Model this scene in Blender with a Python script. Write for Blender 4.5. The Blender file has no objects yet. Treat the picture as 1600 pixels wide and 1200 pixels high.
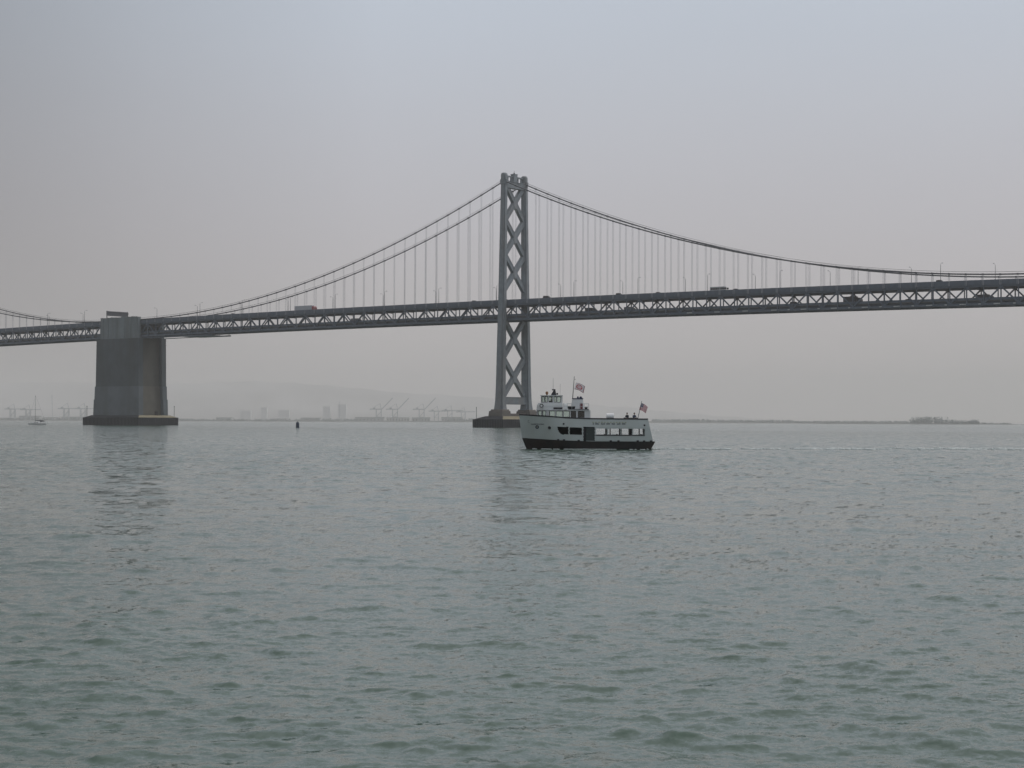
import bpy, bmesh, math, random
import numpy as np
from mathutils import Vector, Matrix
R = math.radians
random.seed(7)
C = bpy.context.scene.collection
sc = bpy.context.scene

# ------------------------------------------------------------------ camera
CAM_H = 3.7
cam = bpy.data.cameras.new("camera"); cam_o = bpy.data.objects.new("camera", cam); C.objects.link(cam_o)
cam.sensor_width = 36.0; cam.lens = 36.0 * 2720 / 1600
cam.clip_start = 0.5; cam.clip_end = 60000
_p = math.atan(58.8 / 2720.0); _r = 0.0037
_F = Vector((0, math.cos(_p), math.sin(_p))); _U = Vector((0, -math.sin(_p), math.cos(_p))); _R = Vector((1, 0, 0))
_x = _R * math.cos(_r) + _U * math.sin(_r); _y = _U * math.cos(_r) - _R * math.sin(_r)
m3 = Matrix((_x, _y, -_F)).transposed()
cam_o.matrix_world = Matrix.Translation((0, 0, CAM_H)) @ m3.to_4x4()
sc.camera = cam_o

# ------------------------------------------------------------------ world, sun, exposure
SUN_EL, SUN_AZ = R(48), R(62)          # azimuth clockwise from +Y
w = bpy.data.worlds.new("World"); sc.world = w; w.use_nodes = True
nt = w.node_tree; nt.nodes.clear()
def N(t, **k):
    n = nt.nodes.new(t)
    for a, b in k.items(): setattr(n, a, b)
    return n
L = lambda a, b: nt.links.new(a, b)
out = N("ShaderNodeOutputWorld")
sky = N("ShaderNodeTexSky", sky_type='NISHITA', sun_disc=False, sun_elevation=SUN_EL, sun_rotation=SUN_AZ, dust_density=9.0, air_density=1.5)
bg1 = N("ShaderNodeBackground"); bg1.inputs[1].default_value = 0.05
L(sky.outputs[0], bg1.inputs[0])
tc = N("ShaderNodeTexCoord"); sep = N("ShaderNodeSeparateXYZ"); L(tc.outputs["Generated"], sep.inputs[0])
ramp = N("ShaderNodeValToRGB"); L(sep.outputs[2], ramp.inputs[0])
cr = ramp.color_ramp; cr.interpolation = 'B_SPLINE'
stops = [(0.0, (.40, .372, .370)), (0.05, (.395, .370, .372)), (0.11, (.374, .364, .390)), (0.19, (.378, .402, .450)), (0.27, (.365, .420, .495)), (0.6, (.53, .54, .56)), (1.0, (.60, .61, .62))]
cr.elements[0].position = 0; cr.elements[0].color = (*stops[0][1], 1)
cr.elements[1].position = 1; cr.elements[1].color = (*stops[-1][1], 1)
for p_, c_ in stops[1:-1]:
    e = cr.elements.new(p_); e.color = (*c_, 1)
azr = N("ShaderNodeMapRange"); L(sep.outputs[0], azr.inputs[0])
azr.inputs[1].default_value = -0.5; azr.inputs[2].default_value = 0.5
azc = N("ShaderNodeValToRGB"); L(azr.outputs[0], azc.inputs[0]); azc.color_ramp.interpolation = 'B_SPLINE'
azs = [(0, .46), (.15, .48), (.30, .78), (.5, 1.16), (.64, 1.16), (.78, .99), (1, .95)]
ae = azc.color_ramp.elements; ae[0].color = (azs[0][1],)*3+(1,); ae[1].color = (azs[-1][1],)*3+(1,)
for p_, v_ in azs[1:-1]: e = ae.new(p_); e.color = (v_, v_, v_, 1)
cn = N("ShaderNodeTexNoise"); cn.inputs["Scale"].default_value = 2.2; cn.inputs["Detail"].default_value = 3
mpp = N("ShaderNodeMapping"); mpp.inputs[3].default_value = (1, 1, 3.0); L(tc.outputs["Generated"], mpp.inputs[0]); L(mpp.outputs[0], cn.inputs[0])
cmr = N("ShaderNodeMapRange"); L(cn.outputs[0], cmr.inputs[0]); cmr.inputs[3].default_value = 1.38; cmr.inputs[4].default_value = 1.53
mul = N("ShaderNodeMath", operation='MULTIPLY'); L(azc.outputs[0], mul.inputs[0]); L(cmr.outputs[0], mul.inputs[1])
bg2 = N("ShaderNodeBackground"); L(ramp.outputs[0], bg2.inputs[0]); L(mul.outputs[0], bg2.inputs[1])
mx = N("ShaderNodeMixShader"); mx.inputs[0].default_value = 0.93
L(bg1.outputs[0], mx.inputs[1]); L(bg2.outputs[0], mx.inputs[2]); L(mx.outputs[0], out.inputs[0])

sun = bpy.data.lights.new("sun", 'SUN'); sun.energy = 0.9; sun.angle = R(12); sun.color = (1.0, .93, .84)
sun_o = bpy.data.objects.new("sun", sun); C.objects.link(sun_o)
sd = Vector((math.sin(SUN_AZ) * math.cos(SUN_EL), math.cos(SUN_AZ) * math.cos(SUN_EL), math.sin(SUN_EL)))
sun_o.rotation_euler = sd.to_track_quat('Z', 'Y').to_euler()
sc.view_settings.view_transform = 'Standard'; sc.view_settings.look = 'None'; sc.view_settings.exposure = 0.0; sc.view_settings.gamma = 1.0
sc.render.engine = 'CYCLES'
sc.cycles.max_bounces = 6; sc.cycles.diffuse_bounces = 2; sc.cycles.glossy_bounces = 3; sc.cycles.transparent_max_bounces = 12
sc.cycles.volume_bounces = 1; sc.cycles.transmission_bounces = 4
sc.cycles.caustics_reflective = False; sc.cycles.caustics_refractive = False
sc.cycles.use_denoising = True
try: sc.cycles.denoiser = 'OPENIMAGEDENOISE'
except Exception: pass

# ------------------------------------------------------------------ materials
M = {}
def mat(name, col, rough=0.6, metal=0.0, var=0.12, scale=1.5, streak=0.0, dirt=None, dirt_amt=0.0, bump=0.0, coord="Object"):
    m = bpy.data.materials.new(name); m.use_nodes = True; t = m.node_tree; b = t.nodes["Principled BSDF"]
    b.inputs["Roughness"].default_value = rough; b.inputs["Metallic"].default_value = metal
    tcn = t.nodes.new("ShaderNodeTexCoord")
    nz = t.nodes.new("ShaderNodeTexNoise"); nz.inputs["Scale"].default_value = scale; nz.inputs["Detail"].default_value = 5
    t.links.new(tcn.outputs[coord], nz.inputs[0])
    mr = t.nodes.new("ShaderNodeMapRange"); mr.inputs[1].default_value = .3; mr.inputs[2].default_value = .7
    mr.inputs[3].default_value = 1 - var; mr.inputs[4].default_value = 1 + var
    t.links.new(nz.outputs[0], mr.inputs[0])
    v = t.nodes.new("ShaderNodeVectorMath"); v.operation = 'SCALE'; v.inputs[0].default_value = col
    t.links.new(mr.outputs[0], v.inputs["Scale"]); last = v.outputs[0]
    if dirt:
        mp = t.nodes.new("ShaderNodeMapping"); mp.inputs[3].default_value = (1, 1, streak or 1)
        t.links.new(tcn.outputs[coord], mp.inputs[0])
        n2 = t.nodes.new("ShaderNodeTexNoise"); n2.inputs["Scale"].default_value = scale * .6; n2.inputs["Detail"].default_value = 4
        t.links.new(mp.outputs[0], n2.inputs[0])
        m2 = t.nodes.new("ShaderNodeMapRange"); m2.inputs[1].default_value = .45; m2.inputs[2].default_value = .75; m2.inputs[4].default_value = dirt_amt
        t.links.new(n2.outputs[0], m2.inputs[0])
        mi = t.nodes.new("ShaderNodeMix"); mi.data_type = 'RGBA'
        t.links.new(m2.outputs[0], mi.inputs[0]); t.links.new(last, mi.inputs[6]); mi.inputs[7].default_value = (*dirt, 1)
        last = mi.outputs[2]
    t.links.new(last, b.inputs["Base Color"])
    if bump:
        bp = t.nodes.new("ShaderNodeBump"); bp.inputs["Strength"].default_value = bump
        t.links.new(nz.outputs[0], bp.inputs["Height"]); t.links.new(bp.outputs[0], b.inputs["Normal"])
    M[name] = m; return m
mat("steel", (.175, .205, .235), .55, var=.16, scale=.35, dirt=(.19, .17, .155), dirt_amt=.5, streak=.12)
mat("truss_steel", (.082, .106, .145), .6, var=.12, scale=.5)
mat("deck_concrete", (.10, .105, .11), .9, scale=.3)
mat("cable_steel", (.07, .075, .09), .6, scale=.3)
mat("hanger_steel", (.42, .42, .45), .6, scale=.3)
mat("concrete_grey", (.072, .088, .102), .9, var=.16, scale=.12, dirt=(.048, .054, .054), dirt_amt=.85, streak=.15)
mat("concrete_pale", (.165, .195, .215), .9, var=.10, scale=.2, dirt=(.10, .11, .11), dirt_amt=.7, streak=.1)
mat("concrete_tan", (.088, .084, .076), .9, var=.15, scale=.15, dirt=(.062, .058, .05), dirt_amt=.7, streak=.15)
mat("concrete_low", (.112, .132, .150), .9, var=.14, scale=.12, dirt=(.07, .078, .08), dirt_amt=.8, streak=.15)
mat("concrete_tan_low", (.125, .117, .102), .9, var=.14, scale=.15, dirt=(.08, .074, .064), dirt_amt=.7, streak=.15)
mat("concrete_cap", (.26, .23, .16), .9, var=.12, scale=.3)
mat("pedestal_concrete", (.13, .12, .112), .9, var=.12, scale=.3, dirt=(.14, .12, .10), dirt_amt=.5)
mat("fender_timber", (.010, .013, .022), .85, var=.3, scale=.7, dirt=(.014, .02, .018), dirt_amt=.6, streak=.3)
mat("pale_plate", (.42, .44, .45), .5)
mat("lamp_grey", (.07, .08, .10), .5)
mat("sign_back", (.09, .095, .11), .6)
mat("hull_white", (.43, .475, .48), .35, var=.05, scale=.6, dirt=(.36, .38, .35), dirt_amt=.5, streak=.25)
mat("house_white", (.54, .57, .59), .4, var=.03, scale=.8, dirt=(.45, .42, .38), dirt_amt=.25, streak=.2)
mat("bright_white", (.82, .83, .84), .4, var=.03)
mat("hull_black", (.013, .012, .014), .45, var=.3, scale=.8, dirt=(.035, .018, .015), dirt_amt=.7, streak=.5)
mat("black_trim", (.010, .011, .018), .5)
mat("dark_interior", (.012, .016, .02), .8)
mat("deep_blue", (.01, .02, .06), .5)
mat("door_green", (.02, .035, .035), .5)
mat("deck_grey", (.12, .13, .13), .8)
mat("locker_red", (.16, .04, .05), .6)
mat("rubber_dark", (.015, .016, .02), .8)
mat("brass_brown", (.20, .10, .05), .5)
mat("pole_grey", (.07, .075, .08), .5)
mat("skin", (.35, .20, .14), .6)
mat("cloth_dark", (.02, .03, .04), .9)
mat("cloth_navy", (.03, .05, .09), .9)
mat("hair", (.02, .013, .01), .8)
mat("text_dark", (.06, .07, .08), .6)
mat("text_gold", (.33, .35, .27), .6)
mat("flag_white", (.72, .68, .70), .8)
mat("flag_red", (.42, .05, .07), .8)
mat("flag_blue", (.03, .04, .11), .8)
mat("flag_maroon", (.22, .06, .10), .8)
mat("truck_trailer", (.40, .42, .46), .5)
mat("truck_red", (.33, .05, .06), .5)
mat("car_dark", (.03, .035, .045), .35)
mat("car_grey", (.14, .15, .17), .35)
mat("car_glass", (.02, .02, .025), .1)
mat("bus_silver", (.36, .38, .40), .4)
mat("tyre", (.015, .015, .015), .9)
mat("crane_hazed", (.40, .42, .44), .7)  # light grey carries part of the haze in the colour, cranes and masts
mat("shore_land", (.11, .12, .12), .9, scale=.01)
mat("hill_hazed", (.36, .36, .37), .95, scale=.002, var=.3)  # paled so that some of the distance haze is painted in
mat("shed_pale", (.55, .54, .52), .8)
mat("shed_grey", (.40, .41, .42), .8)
mat("block_hazed", (.74, .74, .75), .8)  # near-white, haze painted in so the blocks almost vanish
mat("leaf_hazed", (.24, .28, .29), .9, scale=.05, var=.4)  # foliage colour brightened with a painted haze tint
mat("buoy_blue", (.012, .025, .06), .6)
mat("sail_hull", (.72, .72, .72), .4)
mat("canvas_dark", (.06, .06, .08), .8)
def glass(name):
    m = bpy.data.materials.new(name); m.use_nodes = True; t = m.node_tree; t.nodes.clear()
    o = t.nodes.new("ShaderNodeOutputMaterial"); mx_ = t.nodes.new("ShaderNodeMixShader"); fr = t.nodes.new("ShaderNodeFresnel")
    tr = t.nodes.new("ShaderNodeBsdfTransparent"); gl = t.nodes.new("ShaderNodeBsdfGlossy"); tr.inputs[0].default_value = (.86, .9, .88, 1)
    gl.inputs["Roughness"].default_value = .02; fr.inputs[0].default_value = 1.45
    t.links.new(fr.outputs[0], mx_.inputs[0]); t.links.new(tr.outputs[0], mx_.inputs[1]); t.links.new(gl.outputs[0], mx_.inputs[2]); t.links.new(mx_.outputs[0], o.inputs[0])
    M[name] = m
glass("glass")

# ------------------------------------------------------------------ mesh helpers
class MB:
    def __init__(s): s.v = []; s.f = []; s.mi = []; s.m = 0
    def add(s, vs, fs):
        o = len(s.v); s.v += [tuple(x) for x in vs]; s.f += [tuple(i + o for i in f) for f in fs]; s.mi += [s.m] * len(fs); return s
    def box(s, x0, x1, y0, y1, z0, z1):
        return s.add([(x0,y0,z0),(x1,y0,z0),(x1,y1,z0),(x0,y1,z0),(x0,y0,z1),(x1,y0,z1),(x1,y1,z1),(x0,y1,z1)],
                     [(0,3,2,1),(4,5,6,7),(0,1,5,4),(1,2,6,5),(2,3,7,6),(3,0,4,7)])
    def frustum(s, a, b):   # a,b: 4+ point rings bottom/top
        n = len(a); vs = list(a) + list(b)
        return s.add(vs, [tuple(reversed(range(n))), tuple(range(n, 2*n))] + [(i, (i+1) % n, n+(i+1) % n, n+i) for i in range(n)])
    def rings(s, rs, cap=True):
        n = len(rs[0]); vs = [p for r in rs for p in r]; fs = []
        for k in range(len(rs)-1):
            fs += [(k*n+i, k*n+(i+1) % n, (k+1)*n+(i+1) % n, (k+1)*n+i) for i in range(n)]
        if cap: fs += [tuple(reversed(range(n))), tuple(range((len(rs)-1)*n, len(rs)*n))]
        return s.add(vs, fs)
    def bar(s, p, q, wd, dp=None, up=(0, 0, 1)):
        p = Vector(p); q = Vector(q); d = (q-p).normalized(); dp = dp or wd
        u = Vector(up); 
        if abs(d.dot(u)) > .99: u = Vector((1, 0, 0))
        a = d.cross(u).normalized(); b = a.cross(d).normalized()
        r = lambda c: [c+a*wd/2+b*dp/2, c-a*wd/2+b*dp/2, c-a*wd/2-b*dp/2, c+a*wd/2-b*dp/2]
        return s.frustum(r(p), r(q))
    def tube(s, pts, r, n=6, r2=None):
        pts = [Vector(p) for p in pts]; rs = []
        for i, p in enumerate(pts):
            d = (pts[min(i+1, len(pts)-1)]-pts[max(i-1, 0)]).normalized()
            u = Vector((0, 1, 0)) if abs(d.y) < .9 else Vector((1, 0, 0))
            a = d.cross(u).normalized(); b = d.cross(a)
            rr = r if r2 is None else r+(r2-r)*i/(len(pts)-1)
            rs.append([p+a*rr*math.cos(6.2832*k/n)+b*rr*math.sin(6.2832*k/n) for k in range(n)])
        return s.rings(rs)
    def lathe(s, c, prof, n=12):
        rs = [[(c[0]+r*math.cos(6.2832*k/n), c[1]+r*math.sin(6.2832*k/n), c[2]+z) for k in range(n)] for r, z in prof]
        return s.rings(rs)
    def ball(s, c, r, n=10, sz=1.0):
        prof = [(max(.001, r*math.sin(math.pi*i/6)), -r*sz*math.cos(math.pi*i/6)) for i in range(7)]
        return s.lathe(c, prof, n)
    def torus(s, c, R_, r, axis='y', n=18, k=6, a0=0):
        rs = []
        for i in range(n):
            t = 6.2832*i/n; ring = []
            for j in range(k):
                q = 6.2832*j/k; rr = R_+r*math.cos(q); h = r*math.sin(q)
                p = (rr*math.cos(t), h, rr*math.sin(t)) if axis == 'y' else (rr*math.cos(t), rr*math.sin(t), h)
                ring.append((c[0]+p[0], c[1]+p[1], c[2]+p[2]))
            rs.append(ring)
        vs = [p for r_ in rs for p in r_]
        return s.add(vs, [(i*k+j, i*k+(j+1) % k, ((i+1) % n)*k+(j+1) % k, ((i+1) % n)*k+j) for i in range(n) for j in range(k)])
    def build(s, name, material, parent=None, smooth=False, bevel=0, loc=None):
        me = bpy.data.meshes.new(name); me.from_pydata(s.v, [], s.f); me.update()
        ms = material if isinstance(material, (list, tuple)) else [material]
        for x in ms: me.materials.append(M[x])
        if len(ms) > 1: me.polygons.foreach_set("material_index", s.mi)
        bm = bmesh.new(); bm.from_mesh(me); bmesh.ops.recalc_face_normals(bm, faces=bm.faces); bm.to_mesh(me); bm.free()
        if smooth: me.polygons.foreach_set("use_smooth", [True]*len(me.polygons))
        o = bpy.data.objects.new(name, me); C.objects.link(o)
        if parent: o.parent = parent
        if loc: o.location = loc
        if bevel:
            b = o.modifiers.new("bevel", 'BEVEL'); b.width = bevel; b.segments = 2; b.limit_method = 'ANGLE'
        return o
def tag(o, label=None, cat=None, group=None, kind=None):
    if label: o["label"] = label
    if cat: o["category"] = cat
    if group: o["group"] = group
    if kind: o["kind"] = kind
    return o
def empty(name, loc, rz=0, **k):
    o = bpy.data.objects.new(name, None); C.objects.link(o); o.location = loc; o.rotation_euler = (0, 0, rz); o.empty_display_size = .5
    return tag(o, **k)

# ------------------------------------------------------------------ water
def wave_tile(n, Lt, peak, rms, wdir, seed, spread=2.0, cut=0.18):
    rng = np.random.default_rng(seed)
    k = np.fft.fftfreq(n, Lt/n)*2*np.pi; kx, ky = np.meshgrid(k, k); kk = np.hypot(kx, ky); kk[0, 0] = 1e-6
    kp = 2*np.pi/peak
    P = np.exp(-1.25*(kp/kk)**2)/kk**4
    c = (kx*math.cos(wdir)+ky*math.sin(wdir))/kk
    P *= np.abs(c)**spread+.12; P *= np.exp(-(kk*cut/(2*np.pi))**2); P[0, 0] = 0
    h = np.real(np.fft.ifft2((rng.normal(size=(n, n))+1j*rng.normal(size=(n, n)))*np.sqrt(P)))
    h = h/h.std()
    h = h+.22*(h*h-1)          # sharper crests, flatter troughs
    return (h/h.std()*rms).astype(np.float32)
def sample(t, Lt, x, y, ang):
    n = t.shape[0]; c, s_ = math.cos(ang), math.sin(ang)
    u = ((x*c-y*s_)/Lt % 1.0)*n; v = ((x*s_+y*c)/Lt % 1.0)*n
    i = np.floor(u).astype(int); j = np.floor(v).astype(int); fu = u-i; fv = v-j
    i %= n; j %= n; i2 = (i+1) % n; j2 = (j+1) % n
    return (t[j, i]*(1-fu)+t[j, i2]*fu)*(1-fv)+(t[j2, i]*(1-fu)+t[j2, i2]*fu)*fv
T1 = wave_tile(512, 67.0, 3.0, .0165, R(74), 3, 1.0, .22)
T2 = wave_tile(512, 29.0, .85, .0095, R(110), 5, .8, .10)
T3 = wave_tile(256, 210.0, 13.0, .02, R(80), 9, 2.0, 2.0)
def fade(Y, a, b): 
    t = np.clip((b-Y)/(b-a), 0, 1); return t*t*(3-2*t)
def build_water():
    rows = [3.0]
    while rows[-1] < 420:
        y = rows[-1]; rows.append(y+min(max(.05, y*y*1.0e-4), .45+y*.0016))
    while rows[-1] < 22000: rows.append(rows[-1]*1.12)
    rows = np.array(rows); nc = 620; t = np.linspace(-1, 1, nc)
    Yg = np.repeat(rows[:, None], nc, 1); hw = .36*rows+9; far = np.clip((rows-420)/3000, 0, 1); hw = hw*(1+far*1.6)
    Xg = hw[:, None]*t[None, :]
    Z = sample(T1, 67.0, Xg, Yg, .0)*fade(Yg, 150, 330)+sample(T2, 29.0, Xg, Yg, .4)*fade(Yg, 45, 110)+sample(T3, 210.0, Xg, Yg, .2)*fade(Yg, 200, 420)
    Z[-1, :] = 0
    vs = np.stack([Xg, Yg, Z], -1).reshape(-1, 3)
    nr = len(rows); i = np.arange(nr-1)[:, None]*nc+np.arange(nc-1)[None, :]
    f = np.stack([i, i+1, i+nc+1, i+nc], -1).reshape(-1, 4)
    me = bpy.data.meshes.new("water"); me.vertices.add(len(vs)); me.vertices.foreach_set("co", vs.ravel())
    me.loops.add(f.size); me.loops.foreach_set("vertex_index", f.ravel().astype(np.int32))
    me.polygons.add(len(f)); me.polygons.foreach_set("loop_start", np.arange(0, f.size, 4, dtype=np.int32))
    me.update(calc_edges=True); me.polygons.foreach_set("use_smooth", np.ones(len(f), dtype=bool)); me.validate()
    o = bpy.data.objects.new("water", me); C.objects.link(o); tag(o, kind="structure")
    m = bpy.data.materials.new("sea_water"); m.use_nodes = True; t_ = m.node_tree; b = t_.nodes["Principled BSDF"]
    b.inputs["Base Color"].default_value = (.056, .096, .073, 1); b.inputs["Roughness"].default_value = .06; b.inputs["IOR"].default_value = 1.33
    geo = t_.nodes.new("ShaderNodeNewGeometry"); last = geo.outputs["Normal"]
    def vm(op, a, b_=None, sc_=None):
        n_ = t_.nodes.new("ShaderNodeVectorMath"); n_.operation = op; t_.links.new(a, n_.inputs[0])
        if b_ is not None:
            if isinstance(b_, tuple): n_.inputs[1].default_value = b_
            else: t_.links.new(b_, n_.inputs[1])
        if sc_ is not None:
            if isinstance(sc_, float): n_.inputs["Scale"].default_value = sc_
            else: t_.links.new(sc_, n_.inputs["Scale"])
        return n_.outputs[0]
    # ruffled patches: gusts make some areas rougher than others
    gm = t_.nodes.new("ShaderNodeMapping"); gm.inputs[3].default_value = (.012, .03, .02); t_.links.new(geo.outputs["Position"], gm.inputs[0])
    gn = t_.nodes.new("ShaderNodeTexNoise"); gn.inputs["Scale"].default_value = 1.0; gn.inputs["Detail"].default_value = 3; t_.links.new(gm.outputs[0], gn.inputs[0])
    gr = t_.nodes.new("ShaderNodeMapRange"); gr.inputs[1].default_value = .35; gr.inputs[2].default_value = .65; gr.inputs[3].default_value = .65; gr.inputs[4].default_value = 1.3
    t_.links.new(gn.outputs[0], gr.inputs[0])
    # beyond the modelled swell the same wave slopes continue in the surface normal
    sp_ = t_.nodes.new("ShaderNodeSeparateXYZ"); t_.links.new(geo.outputs["Position"], sp_.inputs[0])
    fr_ = t_.nodes.new("ShaderNodeMapRange"); fr_.interpolation_type = 'SMOOTHSTEP'; fr_.inputs[1].default_value = 15; fr_.inputs[2].default_value = 170; fr_.inputs[3].default_value = 0; fr_.inputs[4].default_value = 1
    t_.links.new(sp_.outputs[1], fr_.inputs[0])
    n3 = t_.nodes.new("ShaderNodeTexNoise"); n3.inputs["Scale"].default_value = .9; n3.inputs["Detail"].default_value = 2.5; t_.links.new(geo.outputs["Position"], n3.inputs[0])
    d3 = vm('SUBTRACT', n3.outputs["Color"], (.5, .5, .5)); d3 = vm('MULTIPLY', d3, (.55, .75, 0)); d3 = vm('ADD', d3, (0, -.052, 0)); d3 = vm('SCALE', d3, sc_=fr_.outputs[0]); last = vm('ADD', last, d3)
    for sc_, amp, rot, st in ((1.0, .05, .06, (.12, .03, 1)), (.16, .09, .2, (1, 1.5, 1)), (.6, .22, -.3, (1, 1.6, 1)), (2.6, .34, .5, (1, 1.3, 1)), (11.0, .38, .0, (1, 1.2, 1)), (31.0, .22, .9, (1, 1, 1))):
        mp = t_.nodes.new("ShaderNodeMapping"); mp.inputs[2].default_value = (0, 0, rot); mp.inputs[3].default_value = st
        t_.links.new(geo.outputs["Position"], mp.inputs[0])
        nz = t_.nodes.new("ShaderNodeTexNoise"); nz.inputs["Scale"].default_value = sc_; nz.inputs["Detail"].default_value = 1.5
        t_.links.new(mp.outputs[0], nz.inputs[0])
        d = vm('SUBTRACT', nz.outputs["Color"], (.5, .5, .5)); d = vm('MULTIPLY', d, (amp, amp, 0)); d = vm('SCALE', d, sc_=gr.outputs[0])
        last = vm('ADD', last, d)
    last = vm('NORMALIZE', last); t_.links.new(last, b.inputs["Normal"])
    me.materials.append(m)
build_water()

# ------------------------------------------------------------------ bridge frame
TH = R(38.6); BX, BY = 1.0, 1080.0
def bw(s, v, z): return Vector((BX+s*math.cos(TH)+v*math.sin(TH), BY-s*math.sin(TH)+v*math.cos(TH), z))
def zb(s): return 66.2-1.45e-5*(s+130)**2
PANEL = 9.144; TV = 9.0; CV = 10.0
S0, S1 = -70, 56       # panel index range
def cable_z(s):
    if s >= 0: return 78+6.01e-4*(352-s)**2+.0
    if s >= -345: return 152.4-.4215*(-s)+6.0e-4*s*s
    if s >= -389: return 78.2
    t = -s-389; return 78.2+.0065*t+6.0e-4*t*t
bridge = empty("suspension_bridge", (BX, BY, 0), -TH, label="long grey double-deck suspension bridge crossing the hazy bay", cat="bridge")

def fl(a, b, t): return a+(b-a)*t
# --- tower
tower = empty("tower", (0, 0, 0)); tower.parent = bridge
LEG = [(10.8, 12.9, 7.4, 6.2), (13, 12.9, 6.8, 5.5), (17, 12.8, 6.1, 4.85), (27, 12.6, 5.6, 4.4), (52, 12.1, 5.2, 4.1), (78, 11.4, 4.8, 3.8), (110, 10.8, 4.3, 3.5), (150, 10.05, 3.6, 3.2)]
def legv(z):
    for (z0, v0, a0, b0), (z1, v1, a1, b1) in zip(LEG, LEG[1:]):
        if z0 <= z <= z1: t = (z-z0)/(z1-z0); return fl(v0, v1, t), fl(a0, a1, t), fl(b0, b1, t)
    return (12.9, 6.8, 5.5) if z < 13 else (10.0, 3.6, 3.2)
def cruci(cv, a, b, z, e=.19):
    x, y = a/2, b/2; i, j = a*e, b*e
    pts = [(-x+i, -y), (x-i, -y), (x-i, -y+j), (x, -y+j), (x, y-j), (x-i, y-j), (x-i, y), (-x+i, y), (-x+i, y-j), (-x, y-j), (-x, -y+j), (-x+i, -y+j)]
    return [(p, cv+q, z) for p, q in pts]
for sg in (-1, 1):
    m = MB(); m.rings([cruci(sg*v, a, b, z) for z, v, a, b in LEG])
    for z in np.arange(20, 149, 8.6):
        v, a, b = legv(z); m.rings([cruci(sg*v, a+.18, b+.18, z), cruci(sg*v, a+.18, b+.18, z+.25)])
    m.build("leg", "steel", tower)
    m = MB()    # cap housing over the saddle
    m.rings([cruci(sg*10, 4.1, 3.7, 150), cruci(sg*10, 4.1, 3.7, 151.2), cruci(sg*10, 3.7, 3.4, 151.3), cruci(sg*10, 3.7, 3.4, 156.2), cruci(sg*10, 3.2, 2.9, 157.0), cruci(sg*10, 2.2, 1.9, 157.4)])
    m.box(-2.6, 2.6, sg*10-.9, sg*10+.9, 151.4, 153.4)
    m.build("saddle_housing", "steel", tower, bevel=.1)
def brace(z0, v0, z1, v1, wd=2.7, dp=2.2, name="diagonal_brace"):
    m = MB(); m.bar((0, v0, z0), (0, v1, z1), dp, wd, up=(0, 0, 1))
    d = Vector((0, v1-v0, z1-z0)).normalized(); n_ = Vector((0, -d.z, d.y))
    for sx in (-1, 1):
        for k in (-1, 1):
            o_ = n_*(k*(wd/2-.15)); m.bar((sx*(dp/2+.07), v0+o_.y, z0+o_.z), (sx*(dp/2+.07), v1+o_.y, z1+o_.z), .14, .3, up=tuple(n_))
    return m.build(name, "steel", tower)
def xpanel(zc, hh):
    for sg in (-1, 1):
        vb = legv(zc-hh)[0]-legv(zc-hh)[2]/2+.5; vt = legv(zc+hh)[0]-legv(zc+hh)[2]/2+.5
        if sg > 0: brace(zc-hh, -vb, zc+hh, vt, dp=2.2)
        else: brace(zc-hh, vb, zc+hh, -vt, dp=2.06)
    m = MB(); r = 2.3
    m.rings([[(x, .95*r*math.cos(q), zc+1.5*r*math.sin(q)) for q in [R(22.5+45*i) for i in range(8)]] for x in (-1.3, 1.3)])
    m.build("gusset", "steel", tower)
for zc in (139.3, 117.7, 95.9): xpanel(zc, 10.9)
for zc in (55.2, 31.0): xpanel(zc, 12.1)
m = MB(); m.box(-1.5, 1.5, -9.2, 9.2, 148.6, 152.1); m.box(-1.75, 1.75, -9, 9, 152.1, 152.4); m.box(-1.7, 1.7, -9, 9, 148.3, 148.6)
m.build("cross_beam", "steel", tower)
m = MB(); m.box(-.6, .6, -8.6, 8.6, 155.2, 156.0)
for v in (-6.5, -3.6, 3.6, 6.5): m.box(-.35, .35, v-.3, v+.3, 152.4, 155.2)
m.build("top_walkway", "steel", tower)
m = MB(); m.box(-1.3, 1.3, -1.9, 1.5, 152.4, 157.2); m.box(-1.5, 1.5, -2.1, 1.7, 157.2, 157.5)
cab = m.build("beacon_cabinet", "steel", tower)
MB().lathe((0, -.2, 157.5), [(.5, 0), (.5, .7), (.3, .9), (.12, 1.1), (.12, 2.2), (.01, 2.3)], 10).build("beacon", "cable_steel", cab)
m = MB(); m.box(-1.7, 1.7, -10.6, 10.6, 14.3, 18.6); m.box(-1.9, 1.9, -10.5, 10.5, 18.6, 18.9); m.build("cross_beam", "steel", tower)

# --- tower pier
pier = empty("tower_pier", (0, 0, 0)); pier.parent = bridge
def rect(a, b, z, cs=0, cv=0): return [(cs-a/2, cv-b/2, z), (cs+a/2, cv-b/2, z), (cs+a/2, cv+b/2, z), (cs-a/2, cv+b/2, z)]
m = MB(); m.frustum(rect(23.6, 50.4, -3), rect(23.6, 50.4, 5.1))
for k in range(26):
    v = -25+k*2; m.box(-12.0, -11.8, v-.2, v+.2, -2, 5.0); m.box(11.8, 12.0, v-.2, v+.2, -2, 5.0)
for k in range(12):
    s = -11+k*2; m.box(s-.2, s+.2, -25.4, -25.2, -2, 5.0); m.box(s-.2, s+.2, 25.2, 25.4, -2, 5.0)
m.build("fender", "fender_timber", pier)
def cap(a, b, parent):
    m = MB(); m.add(list(a)+list(b), [(4, 5, 6, 7), (0, 1, 5, 4), (2, 3, 7, 6), (3, 0, 4, 7)]); m.m = 1; m.add([a[1], a[2], b[2], b[1]], [(0, 1, 2, 3)])
    m.build("pier_cap", ["fender_timber", "concrete_cap"], parent)
cap(rect(22.6, 49.4, 5.104), rect(14, 38, 7.0), pier)
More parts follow.
